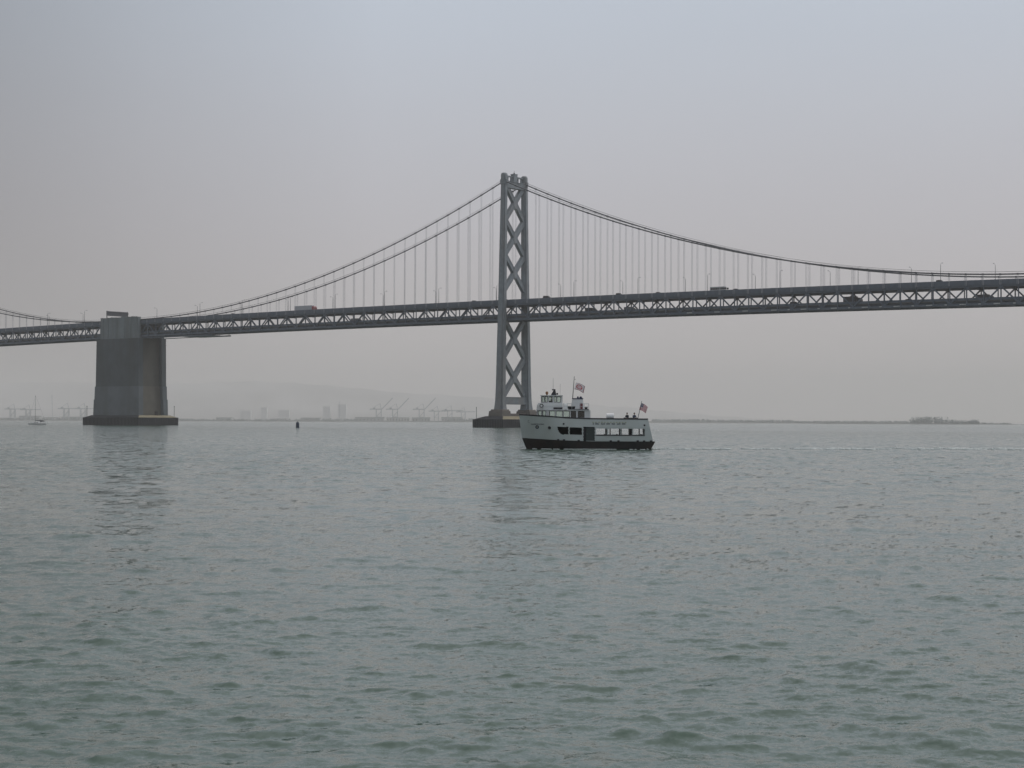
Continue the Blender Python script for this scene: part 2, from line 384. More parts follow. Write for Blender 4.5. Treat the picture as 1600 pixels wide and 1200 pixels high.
for sg in (-1, 1):
    m = MB(); m.frustum(rect(11.2, 8.6, 6.6, 0, sg*13.6), rect(10.6, 8.0, 10.2, 0, sg*13.6)); m.frustum(rect(9.6, 7.2, 10.2, 0, sg*13.4), rect(8.6, 6.8, 11.2, 0, sg*13.3))
    m.build("pedestal", "pedestal_concrete", pier, bevel=.15)
m = MB(); m.box(-3, 3, -9.2, 9.2, 6.6, 8.7); m.build("tie_wall", "pedestal_concrete", pier)
m = MB(); m.tube([(-10.6, -23.2, 5.0), (-10.6, -23.2, 12.3)], .16); m.ball((-10.6, -23.2, 12.3), .3); m.build("marker_pole", "pole_grey", pier)
m = MB(); m.tube([(10.6, 23.2, 5.0), (10.6, 23.2, 12.3)], .16); m.ball((10.6, 23.2, 12.3), .3); m.build("marker_pole", "pole_grey", pier)

# --- anchorage pier
anch = empty("anchorage", (0, 0, 0)); anch.parent = bridge
def anch_ring(s0, s1, v, rec, z, pil=4.2):
    # plan with recessed panel in both ends (between the corner pilasters)
    return [(s0, -v, z), (s1, -v, z), (s1, -v+pil, z), (s1-rec, -v+pil, z), (s1-rec, v-pil, z), (s1, v-pil, z), (s1, v, z), (s0, v, z), (s0, v-pil, z), (s0+rec, v-pil, z), (s0+rec, -v+pil, z), (s0, -v+pil, z)]
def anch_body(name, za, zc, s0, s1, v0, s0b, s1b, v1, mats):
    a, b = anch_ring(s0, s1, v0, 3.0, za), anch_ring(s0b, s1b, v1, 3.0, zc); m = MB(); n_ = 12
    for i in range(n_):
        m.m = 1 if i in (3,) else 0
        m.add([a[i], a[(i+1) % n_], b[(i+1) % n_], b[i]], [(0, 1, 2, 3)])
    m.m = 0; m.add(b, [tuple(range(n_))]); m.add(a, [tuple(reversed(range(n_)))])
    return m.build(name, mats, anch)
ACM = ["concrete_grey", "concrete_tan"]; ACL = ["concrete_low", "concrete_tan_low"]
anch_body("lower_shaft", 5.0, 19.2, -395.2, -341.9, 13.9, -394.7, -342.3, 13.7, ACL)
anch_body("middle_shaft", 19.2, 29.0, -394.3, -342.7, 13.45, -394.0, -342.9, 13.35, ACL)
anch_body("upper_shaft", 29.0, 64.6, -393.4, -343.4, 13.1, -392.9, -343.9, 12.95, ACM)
# formwork lines and shallow pilasters on the long faces
m = MB()
for z in np.arange(32.5, 64, 3.4):
    for sg in (-1, 1): y0, y1 = sorted((sg*13.19, sg*12.5)); m.box(-393.3, -343.6, y0, y1, z, z+.16)
m.build("formwork_line", "concrete_grey", anch)
for sg in (-1, 1):
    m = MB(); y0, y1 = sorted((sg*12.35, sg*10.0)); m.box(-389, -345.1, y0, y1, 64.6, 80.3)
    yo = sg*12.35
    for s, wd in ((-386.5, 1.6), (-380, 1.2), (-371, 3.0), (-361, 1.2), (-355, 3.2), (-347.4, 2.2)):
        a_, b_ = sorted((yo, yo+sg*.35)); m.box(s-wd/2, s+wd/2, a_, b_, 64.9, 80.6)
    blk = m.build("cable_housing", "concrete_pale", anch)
    m = MB(); a_, b_ = sorted((yo+sg*.15, sg*9.9))
    for s in np.arange(-388, -345, 4.0): m.box(s-1.2, s+1.2, a_, b_, 80.3, 80.3+random.choice((.15, .3, .5)))
    m.build("parapet", "concrete_pale", blk)
m = MB(); m.frustum(rect(64.6, 38, -3, -368.5), rect(64.6, 38, 5.75, -368.5))
for k in range(40): m.box(-400.6+k*1.64, -400.3+k*1.64, -19.2, -19.0, -2, 5.6)
for k in range(23): m.box(-336.2, -336.0, -18.5+k*1.64, -18.2+k*1.64, -2, 5.6)
m.build("fender", "fender_timber", anch)
cap(rect(63.6, 37, 5.754, -368.5), rect(56, 29, 7.4, -368.5), anch)
for s, v in ((-398.5, -17), (-338.6, 17)):
    m = MB(); m.tube([(s, v, 5.6), (s, v, 14.0)], .17); m.ball((s, v, 14.1), .35); m.build("marker_pole", "pole_grey", anch)
m = MB(); m.box(-341.8, -340.3, 1, 2.6, 7.2, 10.0); m.box(-342, -340.1, .8, 2.8, 10.0, 10.2); m.build("service_hut", "hull_black", anch)

# --- deck
deck = empty("deck", (0, 0, 0)); deck.parent = bridge
def sweep(prof, k0=S0, k1=S1):   # prof = list of (v, dz) closed
    rs = [[(k*PANEL, v, zb(k*PANEL)+dz) for v, dz in prof] for k in range(k0, k1+1)]
    return rs
m = MB()
m.rings(sweep([(-9.5, 11.2), (9.5, 11.2), (9.5, 11.75), (-9.5, 11.75)]))
m.build("upper_roadway", "deck_concrete", deck)
m = MB(); m.rings(sweep([(-8.5, 2.35), (8.5, 2.35), (8.5, 2.75), (-8.5, 2.75)])); m.build("lower_roadway", "deck_concrete", deck)
m = MB()
for sg in (-1, 1):
    m.rings(sweep([(sg*9.50, 10.3), (sg*9.8, 10.3), (sg*9.8, 12.85), (sg*9.50, 12.85)]))
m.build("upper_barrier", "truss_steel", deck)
m = MB()
for sg in (-1, 1):
    m.rings(sweep([(sg*8.2, 2.76), (sg*8.45, 2.76), (sg*8.45, 4.0), (sg*8.2, 4.0)]))
m.build("lower_barrier", "truss_steel", deck)
m = MB()
for k in range(S0, S1+1):
    s = k*PANEL; z = zb(s)
    m.box(s-.25, s+.25, -8.7, 8.7, z+8.9, z+11.19); m.box(s-.25, s+.25, -8.7, 8.7, z+.25, z+2.34)
m.build("floor_beams", "truss_steel", deck)
m = MB()
for v in (-7, -4.2, -1.4, 1.4, 4.2, 7):
    m.rings(sweep([(v-.15, 10.3), (v+.15, 10.3), (v+.15, 11.19), (v-.15, 11.19)])); m.rings(sweep([(v-.15, 1.4), (v+.15, 1.4), (v+.15, 2.34), (v-.15, 2.34)]))
m.build("stringers", "truss_steel", deck)
for sg in (-1, 1):
    m = MB(); v = sg*TV
    m.rings(sweep([(v-.38, 0.0), (v+.38, 0.0), (v+.38, 1.15), (v-.38, 1.15)])); m.rings(sweep([(v-.38, 9.25), (v+.38, 9.25), (v+.38, 10.35), (v-.38, 10.35)]))
    for k in range(S0, S1):
        s = k*PANEL; s2 = s+PANEL; a, b = zb(s), zb(s2)
        wv = .55 if k % 2 else .45
        m.box(s-wv/2, s+wv/2, v-.26, v+.26, a+1.15, a+9.25)
        if k % 2: m.bar((s, v, a+9.4), (s2, v, b+1.0), .5, .72)     # odd joints = top nodes
        else: m.bar((s, v, a+1.0), (s2, v, b+9.4), .5, .72)
        g = a+(8.6 if k % 2 else .5); m.box(s-.9, s+.9, v-.42, v+.42, g, g+1.3)
        m.box(s-.2, s+.2, v-.1 if sg > 0 else -10.15, 10.15 if sg > 0 else v+.1, a+9.8, a+10.25)
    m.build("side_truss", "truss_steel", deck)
# bottom lateral bracing
m = MB()
for k in range(S0, S1):
    s = k*PANEL; a, b = zb(s), zb(s+PANEL); sg = 1 if k % 2 else -1
    m.bar((s, -sg*8.6, a+.4), (s+PANEL, sg*8.6, b+.4), .35, .35)
m.build("lateral_bracing", "truss_steel", deck)
for k in range(15, 38):  # pale plates added as painted white glints along the lower chord
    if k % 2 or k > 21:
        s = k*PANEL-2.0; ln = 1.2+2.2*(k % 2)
        MB().box(s-ln/2, s+ln/2, -9.62, -9.40, zb(s)-.05+.5, zb(s)+.95).build("glint_plate", "pale_plate", deck)
m = MB()   # maintenance platform slung under the deck beside the anchorage
for v in (-9, 9):
    m.bar((-343, v, 64.6), (-268, v, 65.0), .35, .5)
m.box(-300, -268, -9.3, 9.3, 64.3, 64.65)
for s in (-298, -290, -280, -270):
    for v in (-9, 9): m.box(s-.12, s+.12, v-.12, v+.12, 64.6, 66.0)
m.build("maintenance_platform", "truss_steel", deck)

# --- cables and hangers
for a, b in ((-640, -389), (-345, 0), (0, 512)):
    for sg in (-1, 1):
        pts = [(s, sg*CV, cable_z(s) if s != 0 else 152.4) for s in np.linspace(a, b, 70)]
        m = MB(); m.tube(pts, .37, 8)
        for k in range(math.ceil(a/PANEL)+1, math.floor(b/PANEL)):
            s = k*PANEL; z0 = cable_z(s); z1 = cable_z(s+.7); m.bar((s-.4, sg*CV, cable_z(s-.4)), (s+.4, sg*CV, cable_z(s+.4)), 0.9, 0.9)
        m.tube([(p[0], p[1]-.5, p[2]+1.25) for p in pts], .05, 4); m.tube([(p[0], p[1]+.5, p[2]+1.25) for p in pts], .05, 4)
        m.build("main_cable", "cable_steel", bridge)
hl = []
for k in range(-69, 56):
    s = k*PANEL
    if abs(k) < 1 or -392 < s < -341: continue
    for sg in (-1, 1):
        zt = cable_z(s); z0 = zb(s)+10.2
        if zt-z0 > 2.2: hl.append((k, s, sg, z0, zt))
def size(h):
    p = bw(h[1], h[2]*CV, 0); x = 2720*p.x/p.y
    return -1 if abs(x) > 815 else (h[4]-h[3])/p.y
hl.sort(key=size, reverse=True)
def hanger(m, h):
    k, s, sg, z0, zt = h
    for d in (-.36, .36):
        m.tube([(s+d, sg*CV-.12, z0), (s+d, sg*CV-.12, zt)], .045, 4); m.tube([(s+d, sg*CV+.16, z0), (s+d, sg*CV+.16, zt)], .045, 4)
for h in hl[:100]: m = MB(); hanger(m, h); m.build("hanger", "hanger_steel", bridge)
m = MB()
for h in hl[100:]: hanger(m, h)
tag(m.build("hangers", "hanger_steel", bridge), kind="stuff")

# ------------------------------------------------------------------ lamp posts on the deck
ORD = ["first", "second", "third", "fourth", "fifth", "sixth", "seventh", "eighth", "ninth", "tenth"]
def lamp_mesh(sg):
    m = MB(); m.tube([(0, 0, -.9), (0, 0, 9.6)], .17, 6, .11)
    m.tube([(0, 0, 9.6), (0, .3*sg, 10.1), (0, 1.0*sg, 10.4), (0, 1.9*sg, 10.45)], .06, 5)
    p = m.build("pole", "lamp_grey"); h = MB().box(-.16, .16, min(1.7*sg, 2.6*sg), max(1.7*sg, 2.6*sg), 10.36, 10.6).build("lamp_head", "lamp_grey")
    return p, h
protos = {}
def lamp(s, sg, label):
    r = empty("street_lamp", bw(s, sg*9.65, zb(s)+12.0), -TH, label=label, cat="street lamp", group="lamp posts along the upper deck")
    if sg not in protos: protos[sg] = lamp_mesh(-sg); ps = protos[sg]
    else:
        ps = []
        for q in protos[sg]: c = q.copy(); C.objects.link(c); ps.append(c)
    for q in ps: q.parent = r
near = [-280.2, -235.9, -187.9, -145.2, -100.4, -53.4, -5.9, 53.5, 99.8, 147.4, 193.9, 241.1, 287.9]
nearL = [s for s in near if s < 0][::-1]; nearR = [s for s in near if s > 0]
for i, s in enumerate(nearL): lamp(s, -1, f"{ORD[i]} lamp post left of the tower on the deck's near edge")
for i, s in enumerate(nearR): lamp(s, -1, f"{ORD[i]} lamp post right of the tower on the deck's near edge")
farL = [-22.1, -72.7, -119.5, -166.3, -210.1, -258, -305]; farR = [29.1, 75.6, 120.1, 166.9, 214.2, 262.4, 309.1]
for i, s in enumerate(farL): lamp(s, 1, f"{ORD[i]} lamp post left of the tower on the deck's far edge")
for i, s in enumerate(farR): lamp(s, 1, f"{ORD[i]} lamp post right of the tower on the deck's far edge")
for i, (s, sg) in enumerate(((-438.9, 1), (-412, -1), (-482, 1), (-458, -1))):
    lamp(s, sg, f"{ORD[i//2]} lamp post left of the anchorage on the deck's {'far' if sg > 0 else 'near'} edge")
lamp(-350.5, 1, "lamp post rising above the far side of the anchorage")

# sign gantry over the roadway on the anchorage
g = empty("sign_gantry", bw(-385, 0, zb(-385)+11.8), -TH, label="dark highway sign gantry seen from behind above the anchorage", cat="sign gantry")
for sg in (-1, 1): MB().box(-.25, .25, sg*9.75-.25, sg*9.75+.25, -.5, 9.2).build("post", "sign_back", g)
MB().box(-.2, .2, -10.2, 10.2, 5.4, 9.0).build("sign_panel", "sign_back", g)
m = MB()
for z in (5.6, 8.2): m.box(.2, .75, -10.1, 10.1, z, z+.25)
for v in np.arange(-9.5, 10, 1.6): m.bar((.5, v, 5.7), (.5, v+.8, 8.3), .14, .14)
m.build("truss_beam", "sign_back", g)

# ------------------------------------------------------------------ vehicles
def wheel_set(r, xs, wy, rr, name="wheel"):
    for x in xs:
        for sg in (-1, 1):
            m = MB(); m.rings([[(x+rr*math.cos(t), y, rr+rr*math.sin(t)) for t in [6.2832*i/12 for i in range(12)]] for y in (sg*wy-.13, sg*wy+.13)])
            m.build(name, "tyre", r)
def prism(m, prof, y0, y1): return m.rings([[(x, y, z) for x, z in prof] for y in (y0, y1)])
def car(s, v, up, label, L_=4.8, H_=1.6, color="car_dark", suv=False, cat="car", d=1):
    z = zb(s)+(11.76 if up else 2.76); r = empty("suv" if suv else "car", bw(s, v, z), -TH+(0 if d > 0 else math.pi), label=label, cat=cat, group="vehicles crossing the bridge")
    h = L_/2; m = MB(); prism(m, [(-h, .35), (h, .35), (h, .75*H_*.75), (h*.55, H_*.58), (-h*.95, H_*.6), (-h, H_*.5)], -.9, .9); m.build("body", color, r, bevel=.08)
    rear = -h*.92 if suv else -h*.75
    m = MB(); prism(m, [(rear, H_*.6), (h*.5, H_*.58), (h*.2, H_*.97), (rear+.25, H_)], -.78, .78); m.build("cabin", "car_glass", r)
    MB().box(rear+.3, h*.18, -.8, .8, H_-.02, H_+.04).build("roof", color, r)
    wheel_set(r, (-h*.62, h*.62), .8, .34)
def truck(s, v, up, label, L_=18, H_=4.0, cab="truck_red", box="truck_trailer", cat="truck", d=1):
    z = zb(s)+(11.76 if up else 2.76); r = empty("truck", bw(s, v, z), -TH+(0 if d > 0 else math.pi), label=label, cat=cat, group="vehicles crossing the bridge")
    h = L_/2; cl = 2.6 if L_ > 9 else 1.9
    MB().box(-h, h-cl-.4, -1.25, 1.25, 1.0, H_).build("trailer", box, r, bevel=.05)
    m = MB(); prism(m, [(h-cl, .5), (h, .5), (h, 1.6), (h-.35, 2.6*H_/4), (h-.9, 3.2*H_/4), (h-cl, 3.4*H_/4)], -1.2, 1.2); c = m.build("cab", cab, r, bevel=.08)
    MB().box(h-.4, h-.05, -1.0, 1.0, 1.75*H_/4, 2.5*H_/4).build("windscreen", "car_glass", c)
    MB().box(-h+.2, h-.3, -.5, .5, .6, .98).build("chassis", "tyre", r)
    wheel_set(r, (-h+1.2, -h+2.4, h-.9) if L_ > 9 else (-h+1.4, h-.9), 1.1, .5)
def bus(s, v, up, label, L_=11.5, H_=3.2, color="bus_silver"):
    z = zb(s)+(11.76 if up else 2.76); r = empty("bus", bw(s, v, z), -TH, label=label, cat="bus", group="vehicles crossing the bridge")
    h = L_/2; MB().box(-h, h, -1.25, 1.25, .4, H_).build("body", color, r, bevel=.15)
    for i in range(7):
        for sg in (-1, 1):
            x = -h+.7+i*1.48; y0, y1 = sorted((sg*1.24, sg*1.27)); MB().box(x, x+1.25, y0, y1, H_*.5, H_*.8).build("window", "car_glass", r)
    wheel_set(r, (-h+2, h-2), 1.15, .48)
truck(-176, -6.6, True, "long grey trailer truck with a red cab on the upper deck", 19.5, 4.2)
bus(152.4, -6.6, True, "silver box-shaped bus on the upper deck right of the tower", 9.5, 3.3)
car(31.5, -6.8, True, "dark van on the upper deck just right of the tower", 6.4, 2.5, suv=True, cat="van")
car(84.8, -6.8, True, "small dark car on the upper deck between two lamp posts, second right of the tower", 4.8, 2.1, suv=True)
car(112.5, -6.8, True, "low dark car on the upper deck left of the silver bus", 4.8, 1.7)
car(164.6, -6.8, True, "low dark car on the upper deck just right of the silver bus", 4.9, 1.7)
car(286.6, -6.8, True, "dark car on the upper deck near the right edge of the photo", 5, 2.0, suv=True)
car(-26, -6.8, True, "low dark car on the upper deck just left of the tower", 4.8, 1.7)
car(-3.5, -3.5, True, "dark car on the upper deck seen between the tower legs", 4.8, 1.9)
car(-248, -6.8, True, "low car at the far left of the side span's upper deck", 4.8, 1.7, "car_grey")
truck(-371, 3, True, "white box truck under the dark sign gantry on the anchorage", 8, 3.4, "bright_white", "bright_white", cat="box truck")
truck(235.7, -5, False, "large dark truck on the lower deck, tallest shape between the truss bars at right", 10.5, 4.2, "car_dark", "car_dark")
car(200.5, -5, False, "dark car on the lower deck left of the large dark truck", 6, 2.4, suv=True)
truck(309.7, -5, False, "dark truck on the lower deck near the right edge of the photo", 9, 3.0, "car_dark", "car_dark")
truck(62.6, -5, False, "dark box truck on the lower deck, nearest the tower on its right", 6.8, 3.3, "car_dark", "car_dark")
truck(91, -5, False, "dark delivery truck on the lower deck behind the second box truck right of the tower", 7, 2.9, "car_grey", "car_grey")
truck(-130, -5, False, "grey truck on the lower deck in the side span left of the tower", 8, 3.0, "car_dark", "car_grey")
car(268, -5, False, "dark car on the lower deck between the two dark trucks at right", 4.9, 1.8)

# ------------------------------------------------------------------ ferry
FX, FY = 0.98, 238.0; K = 2720/235.0
def zx(py): return (659.2-py)/K+CAM_H
def lx(px): return (px-811)/K
FERRY_YAW = R(-1.5)
ferry = empty("ferry_boat", (FX, FY, 0), FERRY_YAW, label="white two-deck sightseeing ferry with black lower hull passing before the tower", cat="ferry")
def fw(x, y, z):
    c, s_ = math.cos(FERRY_YAW), math.sin(FERRY_YAW); return Vector((FX+x*c-y*s_, FY+x*s_+y*c, z))
def interp(x, pts):
    return float(np.interp(x, [p[0] for p in pts], [p[1] for p in pts]))
SHEER = [(lx(811), zx(648)), (lx(855), zx(650.4)), (lx(887.5), zx(652.9)), (lx(923), zx(654)), (lx(1012), zx(654.5))]
BLK = [(lx(816), zx(685)), (lx(871), zx(687.9)), (lx(923), zx(689.5)), (lx(1020), zx(689.5))]
BOWX = [(-1, 1.6), (0, 1.0), (1.46, .42), (4.8, 0)]
STX = [(-1, 17.5), (0, 17.85), (1.05, 18.12), (4.1, 17.45), (4.8, 17.3)]
HB = [(-1, 2.3), (0, 2.75), (1.2, 3.0), (3, 3.08), (4.8, 3.0)]
def halfw(x, z):
    x0 = interp(z, BOWX); f = 7.5-.45*min(z, 4.6); t = max(0, min(1, (x-x0)/f)); b = interp(z, HB)
    wv = (1-(1-t)**2.3)
    ta = max(0, (x-15)/3.2); return b*max(.015, wv)*(1-.10*ta*ta)
def grid(S, nu, nv, hole, name, matn, parent, th=.06, smooth=True):
    vs = []; 
    for i in range(nu+1):
        for j in range(nv+1): vs.append(S(i/nu, j/nv))
    fs = []
    for i in range(nu):
        for j in range(nv):
            a = i*(nv+1)+j; c = [(vs[a][q]+vs[a+nv+2][q])/2 for q in range(3)]
            if hole and hole(*c): continue
            fs.append((a, a+nv+1, a+nv+2, a+1))
    m = MB(); m.add(vs, fs); o = m.build(name, matn, parent)
    bm = bmesh.new(); bm.from_mesh(o.data); bmesh.ops.delete(bm, geom=[v for v in bm.verts if not v.link_faces], context='VERTS'); bm.to_mesh(o.data); bm.free()
    if th: so = o.modifiers.new("thickness", 'SOLIDIFY'); so.thickness = th; so.offset = 0
    return o
def inr(v, a, b): return a <= v <= b
AFT = [(872.5+60, 0)]
AFTW = [(931.7, 949), (951, 970), (971.4, 988.2), (990, 1008)]
def main_hole(x, y, z):
    px = 811+x*K; py = 659.2-(z-CAM_H)*K
    if inr(py, 667, 679) and inr(px, 872, 889):
        if px < 880 and py > 668: 
            return ((px-880)/8.0)**2+((py-667)/12.0)**2 < 1
        return True
    if inr(px, 890.8, 910) and inr(py, 668, 679.3): return True
    if inr(px, 912.2, 930) and inr(py, 667, 689): return True
    for a, b in AFTW:
        if inr(px, a, b) and inr(py, 669.4, 679.3): return True
    if (px-859.5)**2+(py-668.5)**2 < 2.1: return True
    return False
for sg in (-1, 1):
    def S(u, v, sg=sg):
        xa = .2+u*17.6; z0 = interp(xa, BLK)-.02; z1 = interp(xa, SHEER); z = z0+(z1-z0)*v
        x0, x1 = interp(z, BOWX), interp(z, STX); x = x0+u*(x1-x0); return (x, sg*halfw(x, z), z)
    grid(S, 230, 44, main_hole, "hull_side", "hull_white", ferry)
def St(u, v):
    z = 1.04+(4.11-1.04)*v; x = interp(z, STX); hw_ = halfw(x, z); return (x-.01, -hw_+2*hw_*u, z)
grid(St, 56, 30, lambda x, y, z: inr(z, 1.97, 2.8) and (inr(abs(y), .3, 1.2) or inr(abs(y), 1.45, 2.45)), "transom", "hull_white", ferry)
# lower black hull
rs = []
for i in range(41):
    u = i/40; ring = []
    for sg, order in ((-1, range(7)), (1, reversed(range(7)))):
        for j in order:
            v = j/6; xa = .2+u*17.9; zt = interp(xa, BLK); z = -.8+(zt+.8)*v
            x0 = interp(z, BOWX); x1 = interp(z, [(-1, 17.3), (0, 17.85), (1.0, 18.42), (1.1, 18.45)]); x = x0+u*(x1-x0)
            wv = halfw(x, z)*(.75+.25*min(1, v*2)); ring.append((x, sg*(wv+.05), z))
    rs.append(ring)
MB().rings(rs).build("lower_hull", "hull_black", ferry)
def strip(line, h, out_, name, matn, x0=0.0, x1=17.42, off=0):
    m = MB()
    for sg in (-1, 1):
        rs_ = []
        for i in range(50):
            x = x0+(x1-x0)*i/49; z = interp(x, line)+off; y = halfw(max(x, .03), z); y = sg*y
            rs_.append([(x, y-sg*.02, z-h/2), (x, y+sg*out_, z-h/2), (x, y+sg*out_, z+h/2), (x, y-sg*.02, z+h/2)])
        m.rings(rs_)
    return m
m = strip(SHEER, .17, .07, "", ""); x = 17.42; m.box(x-.05, x+.06, -2.75, 2.75, 4.02, 4.19); m.build("sheer_rail", "black_trim", ferry)
strip([(0, 1.93), (20, 1.89)], .10, .08, "", "", lx(931), lx(1008)).build("window_sill", "black_trim", ferry)
# decks
def deckmesh(z, x0, x1, inset, th=.06):
    rs_ = []
    for i in range(30):
        x = x0+(x1-x0)*i/29; y = max(.05, halfw(x, z)-inset); rs_.append([(x, -y, z-th), (x, y, z-th), (x, y, z), (x, -y, z)])
    return MB().rings(rs_)
deckmesh(3.42, .5, 17.3, .08).build("upper_deck", "deck_grey", ferry)
# main deck interior
m = MB(); m.box(3.6, 4.0, -2.2, 2.2, 1.25, 3.3); m.box(3.9, 10.4, .2, .3, 1.25, 3.3); m.box(10.3, 10.42, -1.6, 2.6, 1.25, 3.3); m.build("bulkhead", "dark_interior", ferry)
for x in (11.9, 12.5, 13.85, 15.1, 15.55, 16.5):
    MB().box(x-.06, x+.09, 2.45, 2.58, 1.1, 3.34).build("stanchion", "black_trim", ferry)
for x in (13.9, 15.3): MB().box(x-.22, x+.12, -.6, .6, 1.1, 3.34).build("stanchion", "black_trim", ferry)
for i, x in enumerate((11.2, 12.9, 14.6, 16.2)):
    m = MB()
    for y in (-1.5, 1.0): m.box(x, x+.5, y-.7, y+.7, 1.5, 1.58); m.box(x+.42, x+.5, y-.7, y+.7, 1.58, 2.06); m.box(x+.1, x+.4, y-.5, y+.5, 1.1, 1.5)
    m.build("bench", "dark_interior", ferry)
xd0, xd1 = lx(912.2), lx(930)
MB().box(xd0-.05, xd1+.15, -2.62, -2.55, 1.05, 3.3).build("bulkhead", "dark_interior", ferry)
dr = MB().box(xd0+.35, xd1+.1, -2.86, -2.80, 1.13, 3.05).build("door", "door_green", ferry)
MB().box(xd0+.45, xd0+.55, -2.92, -2.86, 2.0, 2.15).build("handle", "pole_grey", dr)
m = MB(); m.bar((xd0+.15, -2.98, 1.7), (xd0+.15, -2.98, 2.9), .12, .12)
for z in (1.5, 2.1, 2.7): m.box(xd0, xd0+.3, -3.0, -2.9, z, z+.14)
m.build("door_fitting", "black_trim", dr)
# portholes, emblem, markings
def yhull(x, z): return -halfw(x, z)
def on_hull(px, py, off=.02): x = lx(px); z = zx(py); return x, yhull(x, z)-off-.03, z
for px in (859.5,):
    x, y, z = on_hull(px, 668.5); MB().torus((x, y, z), .17, .05).build("porthole", "black_trim", ferry)
def disc(m, x, z, r, off, n=20):
    rs_ = [(x+r*math.cos(t), z+r*math.sin(t)) for t in [6.2832*i/n for i in range(n)]]
    return m.rings([[(a, yhull(a, c)-.03-o, c) for a, c in rs_] for o in (off, off+.012)])
x, z = lx(839.9), zx(667.6)
m = MB(); disc(m, x, z, .25, .012); m.m = 1; disc(m, x, z, .10, .026); m.build("emblem", ["deep_blue", "text_gold"], ferry)
m = MB(); xx, yy, zz = on_hull(827.5, 658.7); m.torus((xx, yy, zz), .17, .018); m.build("emblem", "text_dark", ferry)
for px, py in ((881.5, 662.3), (1007.5, 664)):
    x, y, z = on_hull(px, py); MB().ball((x, y, z), .13).build("side_light", "black_trim", ferry)
def text(s_, px, py, size, matn, name):
    cu = bpy.data.curves.new(name, 'FONT'); cu.body = s_; cu.size = size; cu.extrude = .006; cu.offset = .006
    tmp = bpy.data.objects.new(name, cu); C.objects.link(tmp); dg = bpy.context.evaluated_depsgraph_get(); dg.update()
    me = bpy.data.meshes.new_from_object(tmp.evaluated_get(dg)); bpy.data.objects.remove(tmp)
    x0, z0 = lx(px), zx(py)
    for v in me.vertices:
        a, b, c = v.co; X = x0+a; Z = z0+b; v.co = (X, yhull(X, Z)-.05-c, Z)
    me.materials.clear(); me.materials.append(M[matn])
    o = bpy.data.objects.new(name, me); C.objects.link(o); o.parent = ferry; return o
text("HARBOR KING", 830, 664.2, .27, "text_dark", "name_lettering")
strip([(0, zx(659.6)), (20, zx(660))], .13, .012, "", "", lx(889), lx(925)).build("gold_lettering_band", "text_gold", ferry)
# short painted words along the aft topside: too worn to read, kept as worn paint blocks
for i, px in enumerate((926.8, 931, 940, 948, 956.5, 964.5, 972.5)):
    wd = (.2, .52, .52, .5, .45, .5, .48)[i]
    m = MB(); x = lx(px); n_ = max(2, int(wd/.11))
    for q in range(n_):
        a = x+q*wd/n_; z = zx(663.4); hh = random.uniform(.16, .26); m.box(a, a+wd/n_*.62, yhull(a, z)-.045, yhull(a, z)-.03, z, z+hh)
    m.build("worn_lettering", "text_dark", ferry)
for i in range(12):
    a = lx(926+i*4.6); z = zx(660.6); MB().box(a, a+.22, yhull(a, z)-.043, yhull(a, z)-.03, z, z+.14).build("faded_lettering", "text_gold", ferry)
for px in (873, 882, 905, 955, 967, 997, 1007, 1018):   # rubbing tyres along the guard
    x = lx(px); z = interp(x, BLK)+.04; MB().box(x-.16, x+.16, yhull(x, z)-.2, yhull(x, z)-.02, z-.16, z+.12).build("fender_pad", "rubber_dark", ferry, bevel=.05)
# upper cabin
def wall_panel(parent, pts, z0, z1, wins, name="cabin_wall", matn="house_white", fr="black_trim"):
    """pts: plan segments [(xa,ya),(xb,yb)]; wins: (t0,t1,zb,zt) openings along the segment"""
    (xa, ya), (xb, yb) = pts; d = Vector((xb-xa, yb-ya, 0)); ln = d.length; d.normalize(); n_ = Vector((d.y, -d.x, 0))
    def q(m, t0, t1, a, b, o0=-.03, o1=.03):
        if t1-t0 < .005 or b-a < .005: return
        P = [Vector((xa, ya, 0))+d*t+n_*o for t, o in ((t0, o0), (t1, o0), (t1, o1), (t0, o1))]
        m.frustum([(p.x, p.y, a) for p in P], [(p.x, p.y, b) for p in P])
    m = MB(); cur = 0
    for t0, t1, a, b in wins:
        q(m, cur, t0, z0, z1); q(m, t0, t1, z0, a); q(m, t0, t1, b, z1); cur = t1
    q(m, cur, ln, z0, z1); m.build(name, matn, parent)
    for t0, t1, a, b in wins:
        m = MB(); f = .045
        q(m, t0, t0+f, a, b, -.045, .045); q(m, t1-f, t1, a, b, -.045, .045); q(m, t0+f, t1-f, a, a+f, -.045, .045); q(m, t0+f, t1-f, b-f, b, -.045, .045)
        w_ = m.build("window", fr, parent); m = MB(); q(m, t0+f, t1-f, a+f, b-f, -.006, .006); m.build("pane", "glass", w_)
cabin = empty("upper_cabin", (0, 0, 0)); cabin.parent = ferry
zf, zr = 3.44, zx(641.2)
xA, xB, xC, xD = lx(839.5), lx(856), lx(923), lx(924.5)
W2 = 2.2
wz0, wz1 = zx(651.8), zx(642.0)
side_w = [(858.5, 868), (869.5, 880), (881, 891), (892.7, 901), (903.5, 914)]
for sg in (-1, 1):
    y = sg*W2
    wins = [(lx(a)-xB, lx(b)-xB, wz0+(.0 if i < 3 else -.05), wz1) for i, (a, b) in enumerate(side_w)]
    wall_panel(cabin, [(xB, y), (xC, y)], zf, zr, wins)
    wall_panel(cabin, [(xA, sg*1.3), (xB, y)], zf, zr, [(.16, .75, wz0+.05, wz1), (.90, 1.45, wz0+.05, wz1)])
wall_panel(cabin, [(xA, -1.3), (xA, 1.3)], zf, zr, [(.2, 1.1, wz0, wz1), (1.5, 2.4, wz0, wz1)])
wall_panel(cabin, [(xC, -W2), (xC, W2)], zf, zr, [(1.7, 2.6, zf+.05, wz1)])
